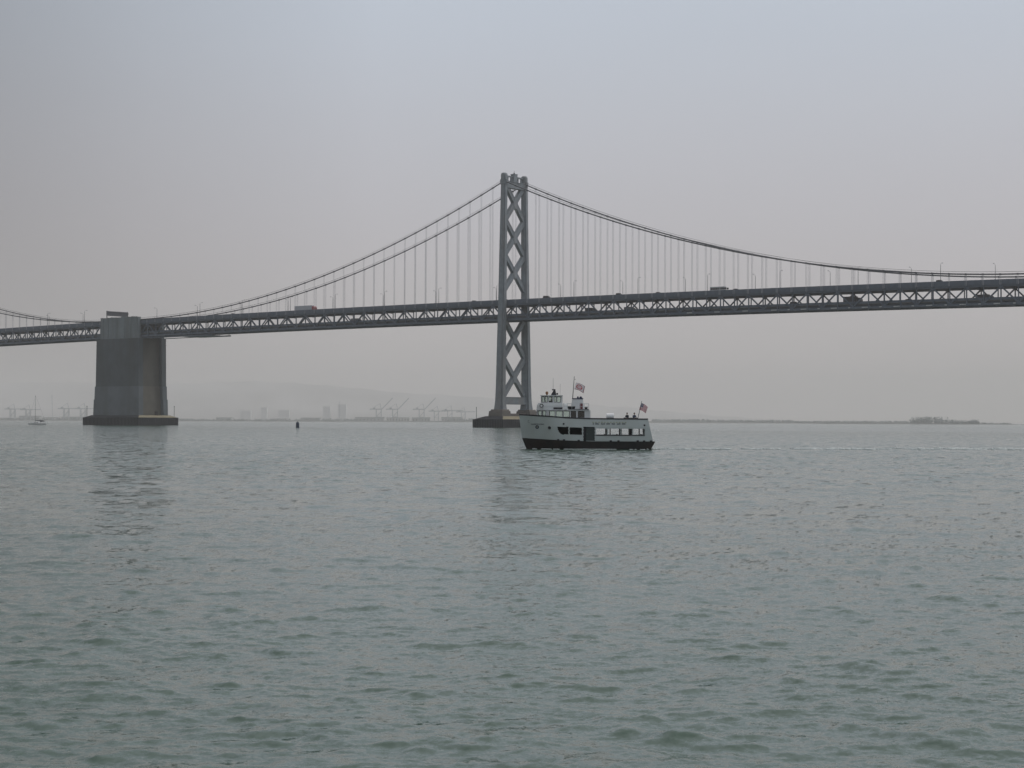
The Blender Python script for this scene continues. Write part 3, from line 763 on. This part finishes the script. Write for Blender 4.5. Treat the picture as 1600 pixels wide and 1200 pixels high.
MB().box(lx(891.5), lx(892), -W2+.1, W2-.1, zf, zr-.02).build("bulkhead", "dark_interior", cabin)
MB().box(lx(892), lx(914), -.1, .1, zf, zr-.02).build("bulkhead", "dark_interior", cabin)
m = MB(); prism(m, [(lx(921), zf), (lx(924.8), zf), (lx(922), zr), (lx(920), zr)], -W2-.1, -W2-.03); m.build("wing_panel", "house_white", cabin)
xm0 = lx(836.8)
m = MB(); m.rings([[(lx(838.2), -1.5, z), (lx(855.5), -W2-.15, z), (lx(922), -W2-.15, z), (lx(922), W2+.15, z), (lx(855.5), W2+.15, z), (lx(838.2), 1.5, z)] for z in (zr, zr+.09)]); m.build("cabin_roof", "house_white", cabin)
# bridge-deck house
z2 = zr+.092; z3 = zx(629.6)
def oct_ring(x0, x1, hw_, nose, z, ins=0): return [(x0+ins, -nose, z), (x0+.9+ins, -hw_, z), (x1, -hw_, z), (x1, hw_, z), (x0+.9+ins, hw_, z), (x0+ins, nose, z)]
ph = empty("wheelhouse", (0, 0, 0)); ph.parent = ferry
m = MB(); m.rings([oct_ring(lx(838.6), lx(880), 1.95, 1.1, z2), oct_ring(lx(839.4), lx(880), 1.95, 1.1, z2+.55), oct_ring(lx(841.5), lx(879.5), 1.85, 1.0, z3)]); m.build("lower_wall", "house_white", ph)
MB().box(lx(865.5), lx(879.5), -2.0, -1.93, zx(639.5), zx(636.6)).build("vent_grille", "black_trim", ph)
lr = MB().torus((lx(846.6), -2.0, zx(633.9)), .21, .06).build("life_ring", "pole_grey", ph)
MB().rings([[(lx(846.6)+.15*math.cos(t), y, zx(633.9)+.15*math.sin(t)) for t in [6.2832*i/16 for i in range(16)]] for y in (-1.99, -1.97)]).build("ring_board", "bright_white", lr)
zw0, zw1 = z3, zx(618.6)
xp0, xp1 = lx(846), lx(879)
P = [(xp0, -.8), (xp0+.95, -1.55), (xp1, -1.55), (xp1, 1.55), (xp0+.95, 1.55), (xp0, .8)]
segw = {0: [(.12, .56), (.66, 1.10)], 1: [(.10, .62), (.82, 1.12), (1.2, 1.72)], 2: [(.3, 1.2), (1.8, 2.8)], 3: [(.2, .72), (.82, 1.12), (1.28, 1.82)], 4: [(.10, .56), (.66, 1.10)], 5: [(.15, .75), (.85, 1.45)]}
for i in range(6):
    a, b = P[i], P[(i+1) % 6]; ln = math.dist(a, b)
    wall_panel(ph, [a, b], zw0, zw1, [(t0, min(t1, ln-.05), zw0+.08, zw1-.08) for t0, t1 in segw[i]], name="window_wall")
m = MB(); m.rings([oct_ring(xp0-.12, xp1+.1, 1.72, .9, zw1), oct_ring(xp0-.12, xp1+.1, 1.72, .9, zw1+.1)]); m.build("roof", "house_white", ph)
MB().box(xp0+.9, xp0+1.3, -.7, .7, zw0, zw0+.25).build("console", "dark_interior", ph)
zt = zw1+.1
m = MB(); m.frustum(rect(.75, .5, zt, lx(865.3), 0), rect(.28, .25, zx(609.5), lx(867), 0)); m.box(lx(863), lx(868.5), -.28, .28, zx(609.5), zx(607.6)); m.bar((lx(866), 0, zt+.1), (lx(872), 0, zx(615)), .12, .12); m.ball((lx(871.3), 0, zx(615)), .15)
mast = m.build("radar_mast", "black_trim", ph)
MB().tube([(lx(864.8), 0, zx(608)), (lx(864.8), 0, zx(590))], .025, 5, .015).build("antenna", "pole_grey", mast)
MB().tube([(lx(876), .3, zt), (lx(876), .3, zx(599))], .012, 5).build("antenna", "lamp_grey", ph)
m = MB(); m.lathe((lx(855), -.4, zt), [(.10, 0), (.10, .12), (.17, .16), (.19, .42), (.12, .52), (.02, .54)], 12); m.build("searchlight", "brass_brown", ph)
# raft locker, railing, funnel
m = MB(); m.box(lx(881.5), lx(887.2), -1.95, -1.0, z2, z2+.82); m.build("deck_locker", "bright_white", ferry, bevel=.12)
m = MB()
xr0, xr1 = lx(881), lx(920.8)
for y in (-2.15, 2.15):
    for zz in (z2+.84, z2+.45): m.tube([(xr0, y, zz), (xr1, y, zz)], .022, 5)
    for i in range(7): xx = fl(xr0, xr1, i/6); m.tube([(xx, y, z2), (xx, y, z2+.84)], .022, 5)
for zz in (z2+.84, z2+.45): m.tube([(xr1, -2.15, zz), (xr1, 2.15, zz)], .022, 5)
m.build("railing", "house_white", ferry)
MB().box(lx(888.5), lx(920.8), -2.17, -2.13, z2, z2+.10).build("toe_board", "black_trim", ferry)
fz = zx(623.2); fun = MB().frustum([(lx(892.5), -.65, z2), (lx(914), -.65, z2), (lx(914), .65, z2), (lx(892.5), .65, z2)], [(lx(895), -.5, fz), (lx(912), -.5, fz), (lx(912), .5, fz), (lx(895), .5, fz)]).build("funnel", "house_white", ferry, bevel=.08)
MB().box(lx(894.6), lx(912.3), -.54, .54, fz, fz+.12).build("funnel_band", "deep_blue", fun)
for px, r in ((904, .13), (908.5, .2)): MB().lathe((lx(px), 0, fz+.12), [(r, 0), (r, .16), (r*.6, .24), (.02, .26)], 10).build("exhaust_cowl", "deep_blue", fun)
# flag poles
m = MB(); m.tube([(lx(895.6), 0, fz), (lx(898.2), 0, zx(587.2))], .06, 6, .035); m.tube([(lx(898), 0, zx(592.2)), (lx(900.6), 0, zx(592))], .02, 4); m.build("flag_mast", "pole_grey", ferry)
m = MB(); m.tube([(lx(996.8), 0, 3.45), (lx(1004.8), 0, zx(626))], .05, 6, .03); m.build("flag_staff", "lamp_grey", ferry)
def bil(c, u, v):
    a, b, c_, d = c; return tuple((a[i]*(1-u)+b[i]*u)*(1-v)+(d[i]*(1-u)+c_[i]*u)*v for i in range(2))
def flag(name, corners, colour, mats, label, nu, nv, amp):
    """corners in local x,z: hoist-top, fly-top, fly-bottom, hoist-bottom"""
    o0 = corners[3]; vs = []
    for i in range(nu+1):
        for j in range(nv+1):
            u, v = i/nu, j/nv; x, z = bil(corners, u, v); z -= .10*math.sin(u*3.14159)*(-1); vs.append((x-o0[0], amp*math.sin(u*5.5+v*1.2)*u, z-o0[1]))
    m = MB(); m.add(vs, [])
    for i in range(nu):
        for j in range(nv):
            a = i*(nv+1)+j; m.f.append((a, a+nv+1, a+nv+2, a+1)); m.mi.append(colour((i+.5)/nu, (j+.5)/nv))
    o = m.build(name, mats); so = o.modifiers.new("thickness", 'SOLIDIFY'); so.thickness = .012
    o.location = fw(o0[0], 0, o0[1]); o.rotation_euler = (0, 0, FERRY_YAW); tag(o, label=label, cat="flag"); return o
def c1(u, v):
    if u > .93 or v < .05 or v > .93: return 1
    r = ((u-.46)/.34)**2+((v-.5)/.34)**2
    if r < 1: return 2 if (r > .55 or (int(u*23)+int(v*11)) % 3 == 0) else 0
    return 0
flag("house_flag", [(lx(900.8), zx(597.2)), (lx(915.0), zx(603.0)), (lx(912.6), zx(613.8)), (lx(898.4), zx(607.4))], c1, ["flag_white", "flag_maroon", "flag_red"],
     "white flag with a red oval and dark border flying above the ferry's funnel", 40, 28, .12)
def c2(u, v):
    if u < .42 and v < .54: return 2 if not (int(u*26) % 2 and int(v*20) % 2) else 0
    return 1 if int(v*13) % 2 == 0 else 0
flag("national_flag", [(lx(1004.0), zx(629.0)), (lx(1014.2), zx(635.6)), (lx(1011.0), zx(645.4)), (lx(1000.6), zx(639.6))], c2, ["flag_white", "flag_red", "flag_blue"],
     "red and white striped flag with blue canton on the ferry's stern staff", 26, 26, .15)
# things on the ferry
def thing1(m, name, matn, loc, label, cat, **k):
    o = m.build(name, matn, **k); o.location = loc; o.rotation_euler = (0, 0, FERRY_YAW); return tag(o, label=label, cat=cat)
m = MB(); hw_ = .5
m.rings([[(x, .34*math.cos(t), .36+.34*math.sin(t)) for t in [6.2832*i/14 for i in range(14)]] for x in (-.50, -.45, .45, .50)])
r = empty("raft_canister", fw(lx(954.2), -1.9, 3.44+.74), FERRY_YAW, label="white life raft canister lying on the ferry's open upper deck", cat="life raft")
m.build("canister", "bright_white", r, bevel=.03)
m = MB()
for x in (-.3, .3): m.box(x-.05, x+.05, -.38, .38, -.62, .06); m.torus((x, 0, .36), .345, .015, 'y')
m2 = MB(); 
for x in (-.3, .3): m2.box(x-.05, x+.05, -.38, .38, -.74, .05)
m2.build("cradle", "house_white", r)
m = MB(); m.frustum([(-.42, -.2, .02), (.42, -.2, .02), (.42, .2, .02), (-.42, .2, .02)], [(-.56, -.3, .5), (.56, -.3, .5), (.56, .3, .5), (-.56, .3, .5)])
thing1(m, "dinghy", "rubber_dark", fw(lx(893.6), -1.75, z2), "small dark dinghy stowed behind the ferry's upper railing", "dinghy", bevel=.08)
m = MB(); m.box(-.2, .2, -.15, .15, 0, .86); m.box(-.22, .22, -.17, .17, .86, .9)
thing1(m, "red_locker", "locker_red", fw(lx(909), -1.85, z2), "narrow red locker standing beside the ferry's funnel", "locker")
m = MB(); m.box(-.2, .2, -.2, .2, .1, .3); m.box(-.25, .25, -.25, .25, .3, .36)
thing1(m, "deck_box", "black_trim", fw(lx(916.5), -1.7, z2), "small dark box at the aft end of the ferry's upper railing", "box")

# people
def person(loc, rz, pose, shirt, trousers, label):
    V = {}
    hip = .0
    if pose == "sit":
        V = dict(pel=(0, 0, .48), sp=(0, -.01, .68), ch=(0, .0, .90), nk=(0, .02, 1.04), hd0=(0, .03, 1.12),
                 hl=(-.10, .03, .46), kl=(-.12, .46, .50), al=(-.12, .46, .09), tl=(-.12, .62, .04), hr=(.10, .03, .46), kr=(.12, .44, .50), ar=(.12, .50, .09), tr=(.12, .66, .04),
                 sl=(-.19, 0, .96), el=(-.25, .10, .70), wl=(-.16, .32, .62), fl=(-.12, .40, .60), sr=(.19, 0, .96), er=(.25, .10, .70), wr=(.16, .32, .62), fr=(.12, .40, .60))
        hc = (0, .05, 1.22)
    else:
        V = dict(pel=(0, 0, .92), sp=(0, 0, 1.12), ch=(0, 0, 1.34), nk=(0, .0, 1.50), hd0=(0, .01, 1.57),
                 hl=(-.10, 0, .88), kl=(-.11, .03, .48), al=(-.11, 0, .09), tl=(-.12, .16, .04), hr=(.10, 0, .88), kr=(.11, .03, .48), ar=(.11, 0, .09), tr=(.12, .16, .04),
                 sl=(-.19, 0, 1.42), el=(-.25, .08, 1.15), wl=(-.16, .34, 1.12), fl=(-.14, .42, 1.12), sr=(.19, 0, 1.42), er=(.25, .08, 1.15), wr=(.16, .34, 1.12), fr=(.14, .42, 1.12))
        hc = (0, .02, 1.66)
    rad = dict(pel=.15, sp=.14, ch=.15, nk=.06, hd0=.06, hl=.09, kl=.065, al=.045, tl=.04, hr=.09, kr=.065, ar=.045, tr=.04, sl=.07, el=.045, wl=.032, fl=.035, sr=.07, er=.045, wr=.032, fr=.035)
    E_ = [("pel", "sp"), ("sp", "ch"), ("ch", "nk"), ("nk", "hd0"), ("pel", "hl"), ("hl", "kl"), ("kl", "al"), ("al", "tl"), ("pel", "hr"), ("hr", "kr"), ("kr", "ar"), ("ar", "tr"), ("ch", "sl"), ("sl", "el"), ("el", "wl"), ("wl", "fl"), ("ch", "sr"), ("sr", "er"), ("er", "wr"), ("wr", "fr")]
    ks = list(V); me = bpy.data.meshes.new("person"); me.from_pydata([V[k] for k in ks], [(ks.index(a), ks.index(b)) for a, b in E_], [])
    o = bpy.data.objects.new("body", me); C.objects.link(o)
    sk = o.modifiers.new("skin", 'SKIN'); sk.use_smooth_shade = True
    for i, k in enumerate(ks): me.skin_vertices[0].data[i].radius = (rad[k], rad[k]); me.skin_vertices[0].data[i].use_root = (k == "pel")
    su = o.modifiers.new("subdivision", 'SUBSURF'); su.levels = 1; su.render_levels = 2
    dg = bpy.context.evaluated_depsgraph_get(); dg.update(); me2 = bpy.data.meshes.new_from_object(o.evaluated_get(dg)); bpy.data.objects.remove(o)
    # head joined onto the same body mesh
    bm = bmesh.new(); bm.from_mesh(me2)
    mt = Matrix.Translation(hc) @ Matrix.Diagonal((.078, .095, .118, 1)); bmesh.ops.create_uvsphere(bm, u_segments=14, v_segments=10, radius=1, matrix=mt)
    bmesh.ops.create_uvsphere(bm, u_segments=6, v_segments=5, radius=.018, matrix=Matrix.Translation((hc[0], hc[1]+.098, hc[2]-.015)))
    for s_ in (-1, 1): bmesh.ops.create_uvsphere(bm, u_segments=6, v_segments=5, radius=.022, matrix=Matrix.Translation((hc[0]+s_*.08, hc[1], hc[2]-.01)))
    bm.to_mesh(me2); bm.free()
    me2.materials.clear()
    for x in ("skin", shirt, trousers): me2.materials.append(M[x])
    zhip = V["pel"][2]
    for p in me2.polygons:
        c = p.center; p.use_smooth = True
        hand = (abs(c.x) < .25 and c.y > .30 and c.z > zhip+.1)
        if c.z > V["nk"][2] or hand: p.material_index = 0
        elif c.z > zhip+.03 and not (pose == "sit" and c.y > .25 and c.z < .56): p.material_index = 1
        else: p.material_index = 2
    r = empty("person", loc, rz, label=label, cat="person")
    b = bpy.data.objects.new("body", me2); C.objects.link(b); b.parent = r
    m = MB(); m.ball((hc[0], hc[1]-.025, hc[2]+.03), .112, 12, 1.15); m.build("hair", "hair", r, smooth=True)
    return r
ZD = 3.44
for i, px in enumerate((981, 992.2)):
    m = MB(); m.box(-.5, .5, -.22, .22, .54, .60); m.box(-.5, .5, .22-.44, -.18, .60, .86)
    for a in (-.42, .42): m.box(a-.03, a+.03, -.16, .16, 0, .54)
    b = m.build("bench", "deck_grey"); b.location = fw(lx(px), -2.05+.3, ZD); b.rotation_euler = (0, 0, FERRY_YAW+math.pi/2*0); tag(b, label=("deck bench under the forward seated passenger at the ferry's stern" if i == 0 else "deck bench under the aftmost seated passenger beside the flag staff"), cat="bench")
person(fw(lx(981), -1.7, ZD+.18), R(150), "sit", "cloth_dark", "cloth_navy", "person in dark clothes seated on the ferry's open deck, left of the other passenger")
person(fw(lx(992.2), -1.7, ZD+.18), R(-160), "sit", "cloth_navy", "cloth_dark", "person in dark clothes seated next to the stern flag staff")
person(fw(lx(862), -.2, zw0-.86), R(90), "stand", "cloth_dark", "cloth_navy", "dark figure standing at the helm inside the ferry's wheelhouse")

# wake and bow foam
def foam_mat():
    m = bpy.data.materials.new("sea_foam"); m.use_nodes = True; b = m.node_tree.nodes["Principled BSDF"]; b.inputs["Base Color"].default_value = (.56, .60, .60, 1); b.inputs["Roughness"].default_value = .7; M["foam"] = m
foam_mat()
def blob(m, x, y, a, b, z, n=9, h=.10):
    ph_ = random.random()*6; pts = []
    for i in range(n):
        t = 6.2832*i/n; q = 1+.35*math.sin(t*2+ph_)+.25*random.uniform(-1, 1); pts.append((x+a*q*math.cos(t), y+b*q*math.sin(t)))
    m.rings([[(p, q, z-.05) for p, q in pts], [(x+(p-x)*.8, y+(q-y)*.8, z+h*random.uniform(.5, 1.1)) for p, q in pts]])
rng = random.Random(4)
m = MB()
for i in range(1100):
    d = rng.random()**1.25*58; x = 19.2+d; sp = .5+d*.09; y = 240.5+.22*d+rng.gauss(0, 1)*sp
    if d > 3 and (math.sin(d*1.9)+math.sin(d*.83+1)+math.sin(d*.31)+rng.random()*1.6) < .75: continue
    blob(m, x, y, rng.uniform(.10, .7), rng.uniform(.08, .22)*(1+d*.01), float(sample(T1, 67., np.array(x), np.array(y), 0.))*.6+.02)
tag(m.build("wake_foam", "foam", smooth=True), label="thin broken white wake trailing on the water behind the ferry", cat="wake", kind="stuff")
m = MB()
for i in range(70):
    x = rng.choice((rng.gauss(9.6, 1.5), rng.gauss(9.6, 1.5), rng.uniform(7.4, 12.5), rng.uniform(2, 17))); y = -halfw(x, 0)-.12-abs(rng.gauss(0, .08))
    p = fw(x, y, 0); blob(m, p.x, p.y, rng.uniform(.15, .5), rng.uniform(.05, .10), .0, h=.07)
for i in range(14):
    p = fw(rng.uniform(17.2, 19.2), rng.uniform(-2.6, 2.4), 0); blob(m, p.x, p.y, rng.uniform(.08, .3), rng.uniform(.08, .25), .03)
tag(m.build("hull_foam", "foam", smooth=True), label="flecks of white foam along the ferry's black waterline", cat="foam", kind="stuff")

# ------------------------------------------------------------------ buoy, yacht
r = empty("buoy", (-113.2, 920, 0), 0, label="small dark blue channel marker standing alone in the water between anchorage and tower", cat="buoy")
MB().lathe((0, 0, -1), [(.9, 0), (.95, 1.2), (.85, 3.4), (.75, 3.9), (.2, 4.0)], 16).build("float", "buoy_blue", r, smooth=False)
MB().lathe((0, 0, 2.95), [(.25, 0), (.25, .3), (.1, .4), (.02, .42)], 10).build("top_light", "pole_grey", r)
r = empty("sailboat", (-345.5, 1267, 0), R(4), label="small white sailboat with bare mast lying left of the anchorage", cat="sailboat")
rs = []
for i in range(17):
    u = i/16; x = -6.6+13.2*u; wv = 2.0*max(.03, math.sin(math.pi*min(1, (u*.82+.0)**.8+.02))) if u > 0 else .05
    wv = 2.0*(1-(1-min(1, u/.55))**2)*(1-.25*max(0, (u-.6)/.4)); wv = max(.05, wv); zt_ = 1.45-.35*u
    rs.append([(x+(.9*(1-u)**3), -wv*.55, -.5), (x, -wv, zt_), (x, wv, zt_), (x+(.9*(1-u)**3), wv*.55, -.5)])
MB().rings(rs).build("hull", "sail_hull", r)
rs = [[(x, -w_, 1.2), (x, -w_*.8, h_), (x, w_*.8, h_), (x, w_, 1.2)] for x, w_, h_ in ((-3.4, .5, 1.3), (-2.6, 1.1, 1.95), (1.8, 1.3, 2.0), (2.2, 1.3, 1.3))]
c = MB().rings(rs).build("cabin", "sail_hull", r); 
for x in (-2.2, -1.0, .2): MB().box(x, x+.8, -1.25, 1.25, 1.5, 1.78).build("porthole", "car_glass", c)
m = MB(); prism(m, [(2.2, 2.2), (5.6, 2.7), (5.5, 3.0), (2.4, 2.9)], -1.2, 1.2); m.box(2.4, 2.5, -1.1, -1.0, 1.2, 2.5); m.box(5.2, 5.3, -1.1, -1.0, 1.0, 2.8); m.build("cockpit_canopy", "canvas_dark", r)
m = MB(); m.tube([(-1.3, 0, 1.9), (-1.3, 0, 21.5)], .13, 6, .07); m.build("mast", "pole_grey", r)
m = MB(); m.tube([(-1.2, 0, 3.3), (4.6, 0, 3.1)], .28, 6); m.build("boom", "canvas_dark", r)
m = MB(); m.tube([(-6.4, 0, 1.5), (-1.3, 0, 20.8)], .03, 4); m.tube([(6.5, 0, 1.3), (-1.3, 0, 21.3)], .03, 4); m.build("rigging", "pole_grey", r)

# ------------------------------------------------------------------ far shore
SY = 8500.0
def Pf(px, py, Y):   # photograph pixel to metres on the plane at distance Y (used for the sizes of far things)
    return ((px-800)/2720*Y, (658.8+.0037*(px-800)-py)/2720*Y+CAM_H)
m = MB(); n_ = 90; rs = []
for i in range(n_+1):
    x = -6500+9000*i/n_; h = 5+1.5*math.sin(i*.7)+random.random()*1.5; nearY = SY-40+30*math.sin(i*.4); d = max(0, (x-1500)/1400)
    nearY += d*400; h *= max(.25, 1-d*.7)
    rs.append([(x, nearY, -.5), (x, nearY+25, h*.8), (x, nearY+600, h+2), (x, nearY+15500, 12), (x, nearY+15500, -.5)])
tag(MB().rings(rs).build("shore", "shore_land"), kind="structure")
def hillz(x):
    pts = [(-6500, 330), (-5300, 345), (-4700, 338), (-4000, 352), (-3500, 340), (-3050, 338), (-2700, 352), (-2360, 362), (-1950, 348), (-1500, 310), (-1000, 262), (-500, 238), (-200, 215), (400, 185), (1200, 120), (1900, 60), (2600, 15)]
    return interp(x, pts)
rng = random.Random(2); m = MB(); rs = []
for i in range(190):
    x = -9900+14000*i/189; h = hillz(x*.66)*1.5+6*math.sin(i*.9)+rng.uniform(-4, 4)
    rs.append([(x, 23000, 5), (x, 23300, h*.35+rng.uniform(-9, 9)), (x, 23600, h*.7+rng.uniform(-12, 12)), (x, 23900, h), (x, 24600, h*.6), (x, 24800, 0)])
tag(MB().rings(rs).build("hills", "hill_hazed", smooth=True), kind="structure")

def crane(px_leg, up, label, s_=1.0, Y=SY-10, dirn=1, boom_px=None):
    x = Pf(px_leg, 660, Y)[0]; r = empty("port_crane", (x, Y, 4), 0, label=label, cat="crane", group="container cranes on the far shore")
    H_ = 58*s_; m = MB(); wl = 24*s_
    for a in (-wl/2, wl/2):
        for b in (-9, 9): m.bar((a, b, 0), (a, b, H_), 2.8, 2.8)
    for b in (-9, 9):
        m.bar((-wl/2, b, H_*.35), (wl/2, b, H_*.35), 2, 2); m.bar((-wl/2, b, H_*.35), (wl/2, b, H_*.8), 1.8, 1.8)
    m.build("portal_frame", "crane_hazed", r)
    m = MB(); m.bar((-dirn*(wl/2+32*s_), 0, H_), (dirn*(wl/2+3), 0, H_), 5, 4.4); m.build("girder", "crane_hazed", r)
    m = MB(); hx = dirn*(wl/2+3)
    if up: m.bar((hx, 0, H_), (hx+dirn*52*s_, 0, H_+55*s_), 4, 3.6)
    else: m.bar((hx, 0, H_), (hx+dirn*58*s_, 0, H_+1), 4, 3.6)
    m.build("boom", "crane_hazed", r)
    m = MB(); ax = dirn*wl/2; m.bar((ax, 0, H_), (ax-dirn*6, 0, H_+28*s_), 2.2, 2.2); m.bar((ax-dirn*6, 0, H_+28*s_), (-dirn*(wl/2+25*s_), 0, H_), 1.2, 1.2)
    m.build("mast_frame", "crane_hazed", r)
    MB().box(-dirn*wl*.9-5, -dirn*wl*.9+5, -4, 4, H_+2, H_+8).build("machine_house", "crane_hazed", r)
crane(592, True, "container crane with raised boom, leftmost of the three raised booms")
crane(617.5, True, "container crane with raised boom, middle of the three raised booms")
crane(659, True, "container crane with raised boom, rightmost and nearest the bridge tower")
crane(682, False, "container crane with lowered boom just right of the raised booms", .85)
crane(703, False, "container crane with lowered boom midway between raised booms and the tower", .9)
crane(724, False, "container crane with lowered boom closest to the bridge tower", .8)
crane(20, False, "container crane with lowered boom at the photo's left edge", .9)
crane(44, False, "container crane with lowered boom behind the white sailboat", .85)
crane(104, False, "container crane with lowered boom, left of two beside the anchorage", .95)
crane(130, False, "container crane with lowered boom touching the anchorage's left side", .95)
crane(-14, True, "container crane with raised boom leaning in from the left edge", 1.0, dirn=-1)
def mastobj(px, top, label, Y=SY-20, lean=0):
    x, z = Pf(px, top, Y); m = MB(); m.bar((0, 0, 0), (lean, 0, z-4), 1.7, 1.7)
    for k in range(6): m.box(-2.2+lean*k/6, 2.2+lean*k/6, -1, 1, (z-4)*k/6, (z-4)*k/6+1)
    o = m.build("radio_mast", "crane_hazed"); o.location = (x, Y, 4); tag(o, label=label, cat="mast")
mastobj(82.5, 617, "faint lattice mast on the far shore right of the sailboat", lean=-4)
mastobj(531, 627, "faint thin mast on the far shore between anchorage and raised cranes")
# port sheds, tanks and blocks
rng = random.Random(11)
def shed(px0, px1, top, label, matn="shed_grey", Y=None, kind=0):
    Y = Y or SY+rng.uniform(60, 240); x0, z = Pf(px0, top, Y); x1, _ = Pf(px1, top, Y); wd = x1-x0; z = max(z-5, 6)
    r = empty("warehouse" if kind == 0 else "office_block", ((x0+x1)/2, Y, 5), 0, label=label, cat="warehouse" if kind == 0 else "building")
    h = wd/2; m = MB(); m.box(-h, h, 0, 40, 0, z*.82 if kind == 0 else z); m.build("wall", matn, r)
    if kind == 0:
        m = MB(); m.rings([[(x, -1, z*.82), (x, 20, z), (x, 41, z*.82)] for x in (-h-1, h+1)]); m.build("roof", "shed_grey" if matn != "shed_grey" else "shore_land", r)
    else:
        m = MB(); m.box(-h-.6, h+.6, -.6, 40.6, z, z+1.5); m.build("roof", matn, r)
    nw = max(2, int(wd/14))
    for i in range(min(nw, 8)):
        if kind == 0: x = -h+(i+.5)*wd/min(nw, 8); MB().box(x-2.2, x+2.2, -.3, 0, 0, z*.5).build("door", "deck_grey", r)
    if kind:
        for j in range(int(z/9)): MB().box(-h+2, h-2, -.3, 0, j*9+4, j*9+6).build("window", "shed_pale", r)
S_ = [(0, 26, 652, "long low pale warehouse at the left edge of the far shore", "shed_pale"), (30, 62, 649.5, "wide grey warehouse behind the sailboat's mast", "shed_grey"), (66, 92, 650.5, "pale warehouse right of the sailboat on the far shore", "shed_pale"),
      (96, 145, 651, "grey warehouse behind the anchorage's left edge", "shed_grey"), (272, 300, 654, "low grey shed just right of the anchorage fender", "shed_grey"), (338, 362, 652, "grey shed standing above the shoreline left of the blue marker", "shed_grey"),
      (425, 447, 653, "pale shed above the shoreline behind the blue marker", "shed_pale"), (470, 500, 652.5, "low grey shed just right of the blue marker on the far shore", "shed_grey"), (555, 600, 651.5, "grey container shed below the leftmost raised crane", "shed_grey"),
      (604, 640, 650.5, "pale shed below the middle raised crane", "shed_pale"), (644, 672, 652, "grey shed below the rightmost raised crane", "shed_grey"), (690, 722, 651.5, "grey shed between the raised cranes and the tower pier", "shed_grey"),
      (1050, 1068, 658, "low grey shed on the shore just behind the ferry's stern", "shed_grey"), (1120, 1132, 658.6, "small bright white shed on the right-hand shore", "bright_white"), (1150, 1185, 658, "long low grey shed on the right-hand shore", "shed_grey")]
for a, b, t, lb, mt_ in S_: shed(a, b, t, lb, mt_)
for a, b, t, lb in [(376, 392, 642, "faint square tower block above the left shore, third right of the anchorage"), (408, 417, 637, "faint slim tower block in the haze above the shed left of the marker"), (505, 516, 635, "faint tower block left of the tallest pair in the haze"),
                    (528, 541, 632, "taller of the faint tower blocks beside the thin mast"), (435, 452, 641, "faint broad block behind the blue marker")]:
    shed(a, b, t, lb, "block_hazed", Y=SY+2600, kind=1)

# far treeline on the right
def treeline(name, spots, label, Y, matn="leaf_hazed", ls=1.0, jag=4.5):
    m = MB()
    for px0, px1, top, dens in spots:
        n_ = int((px1-px0)*dens)
        for i in range(n_):
            px = rng.uniform(px0, px1); x, z = Pf(px, top+jag*rng.random()**1.5, Y); x += rng.uniform(-3, 3); Yy = Y+rng.uniform(0, 60); hh = z-2
            m.tube([(x, Yy, 1), (x, Yy, hh*.6)], .8, 5, .4)
            for q in range(16):
                a = rng.uniform(0, 6.28); rr = rng.uniform(0, 1)**.5*hh*.38; zz = rng.uniform(hh*.25, hh)+2; rr *= math.sin(max(.15, min(1, (hh+3-zz)/hh*1.5))*1.57)
                s_ = rng.uniform(.9, 2.4)*ls; cx, cy = x+rr*math.cos(a), Yy+rr*math.sin(a)
                o_ = [Vector((rng.uniform(-1, 1), rng.uniform(-1, 1), rng.uniform(-1, 1)))*s_ for _ in range(4)]
                m.add([Vector((cx, cy, zz))+v for v in o_], [(0, 1, 2), (0, 2, 3), (0, 1, 3), (1, 2, 3)])
    tag(m.build(name, matn), label=label, cat="trees", kind="stuff")
treeline("treeline", [(1425, 1432, 655, 1.5), (1430, 1474, 650.8, 2.2), (1474, 1500, 655.5, 1.6), (1483, 1486, 650.5, 1.2), (1498, 1534, 656.5, 1.8), (1520, 1533, 655, 2.0), (1536, 1580, 660.2, 1.2)], "hazy dark clump of trees on the low spit at right", 5600.)
treeline("shore_scrub", [(1020, 1110, 655.0, 1.8), (1110, 1240, 656.0, 1.5), (1240, 1425, 657.6, 1.5), (280, 560, 654.5, .8), (700, 740, 654, 1), (0, 145, 653, .8)], "faint band of scrub and trees along the far shoreline", SY-20, ls=1.7, jag=2.5)
m = MB(); rs = []
for i in range(31):
    u = i/30; x = 980+(1690-980)*u; h = 3.2*math.sin(math.pi*min(1, u*1.0+.02))**.5 if 0 < u < 1 else .1
    rs.append([(x, 5560, -.5), (x, 5575, h*.7), (x, 5680, h), (x, 5760, -.5)])
tag(MB().rings(rs).build("spit_land", "shore_land"), kind="structure")

# ------------------------------------------------------------------ haze
hz = MB().box(-11000, 11000, -400, 25000, -1.5, 580)
me = bpy.data.meshes.new("haze"); me.from_pydata(hz.v, [], hz.f); me.update()
ho = bpy.data.objects.new("haze", me); C.objects.link(ho); tag(ho, kind="stuff", label="pale smoky haze hanging over the whole bay", cat="haze")
hm = bpy.data.materials.new("haze_air"); hm.use_nodes = True; t = hm.node_tree; t.nodes.clear()
o = t.nodes.new("ShaderNodeOutputMaterial"); v = t.nodes.new("ShaderNodeVolumePrincipled")
v.inputs["Color"].default_value = (1.0, .970, .955, 1); v.inputs["Density"].default_value = .00009; v.inputs["Anisotropy"].default_value = 0.0
t.links.new(v.outputs[0], o.inputs["Volume"]); me.materials.append(hm)
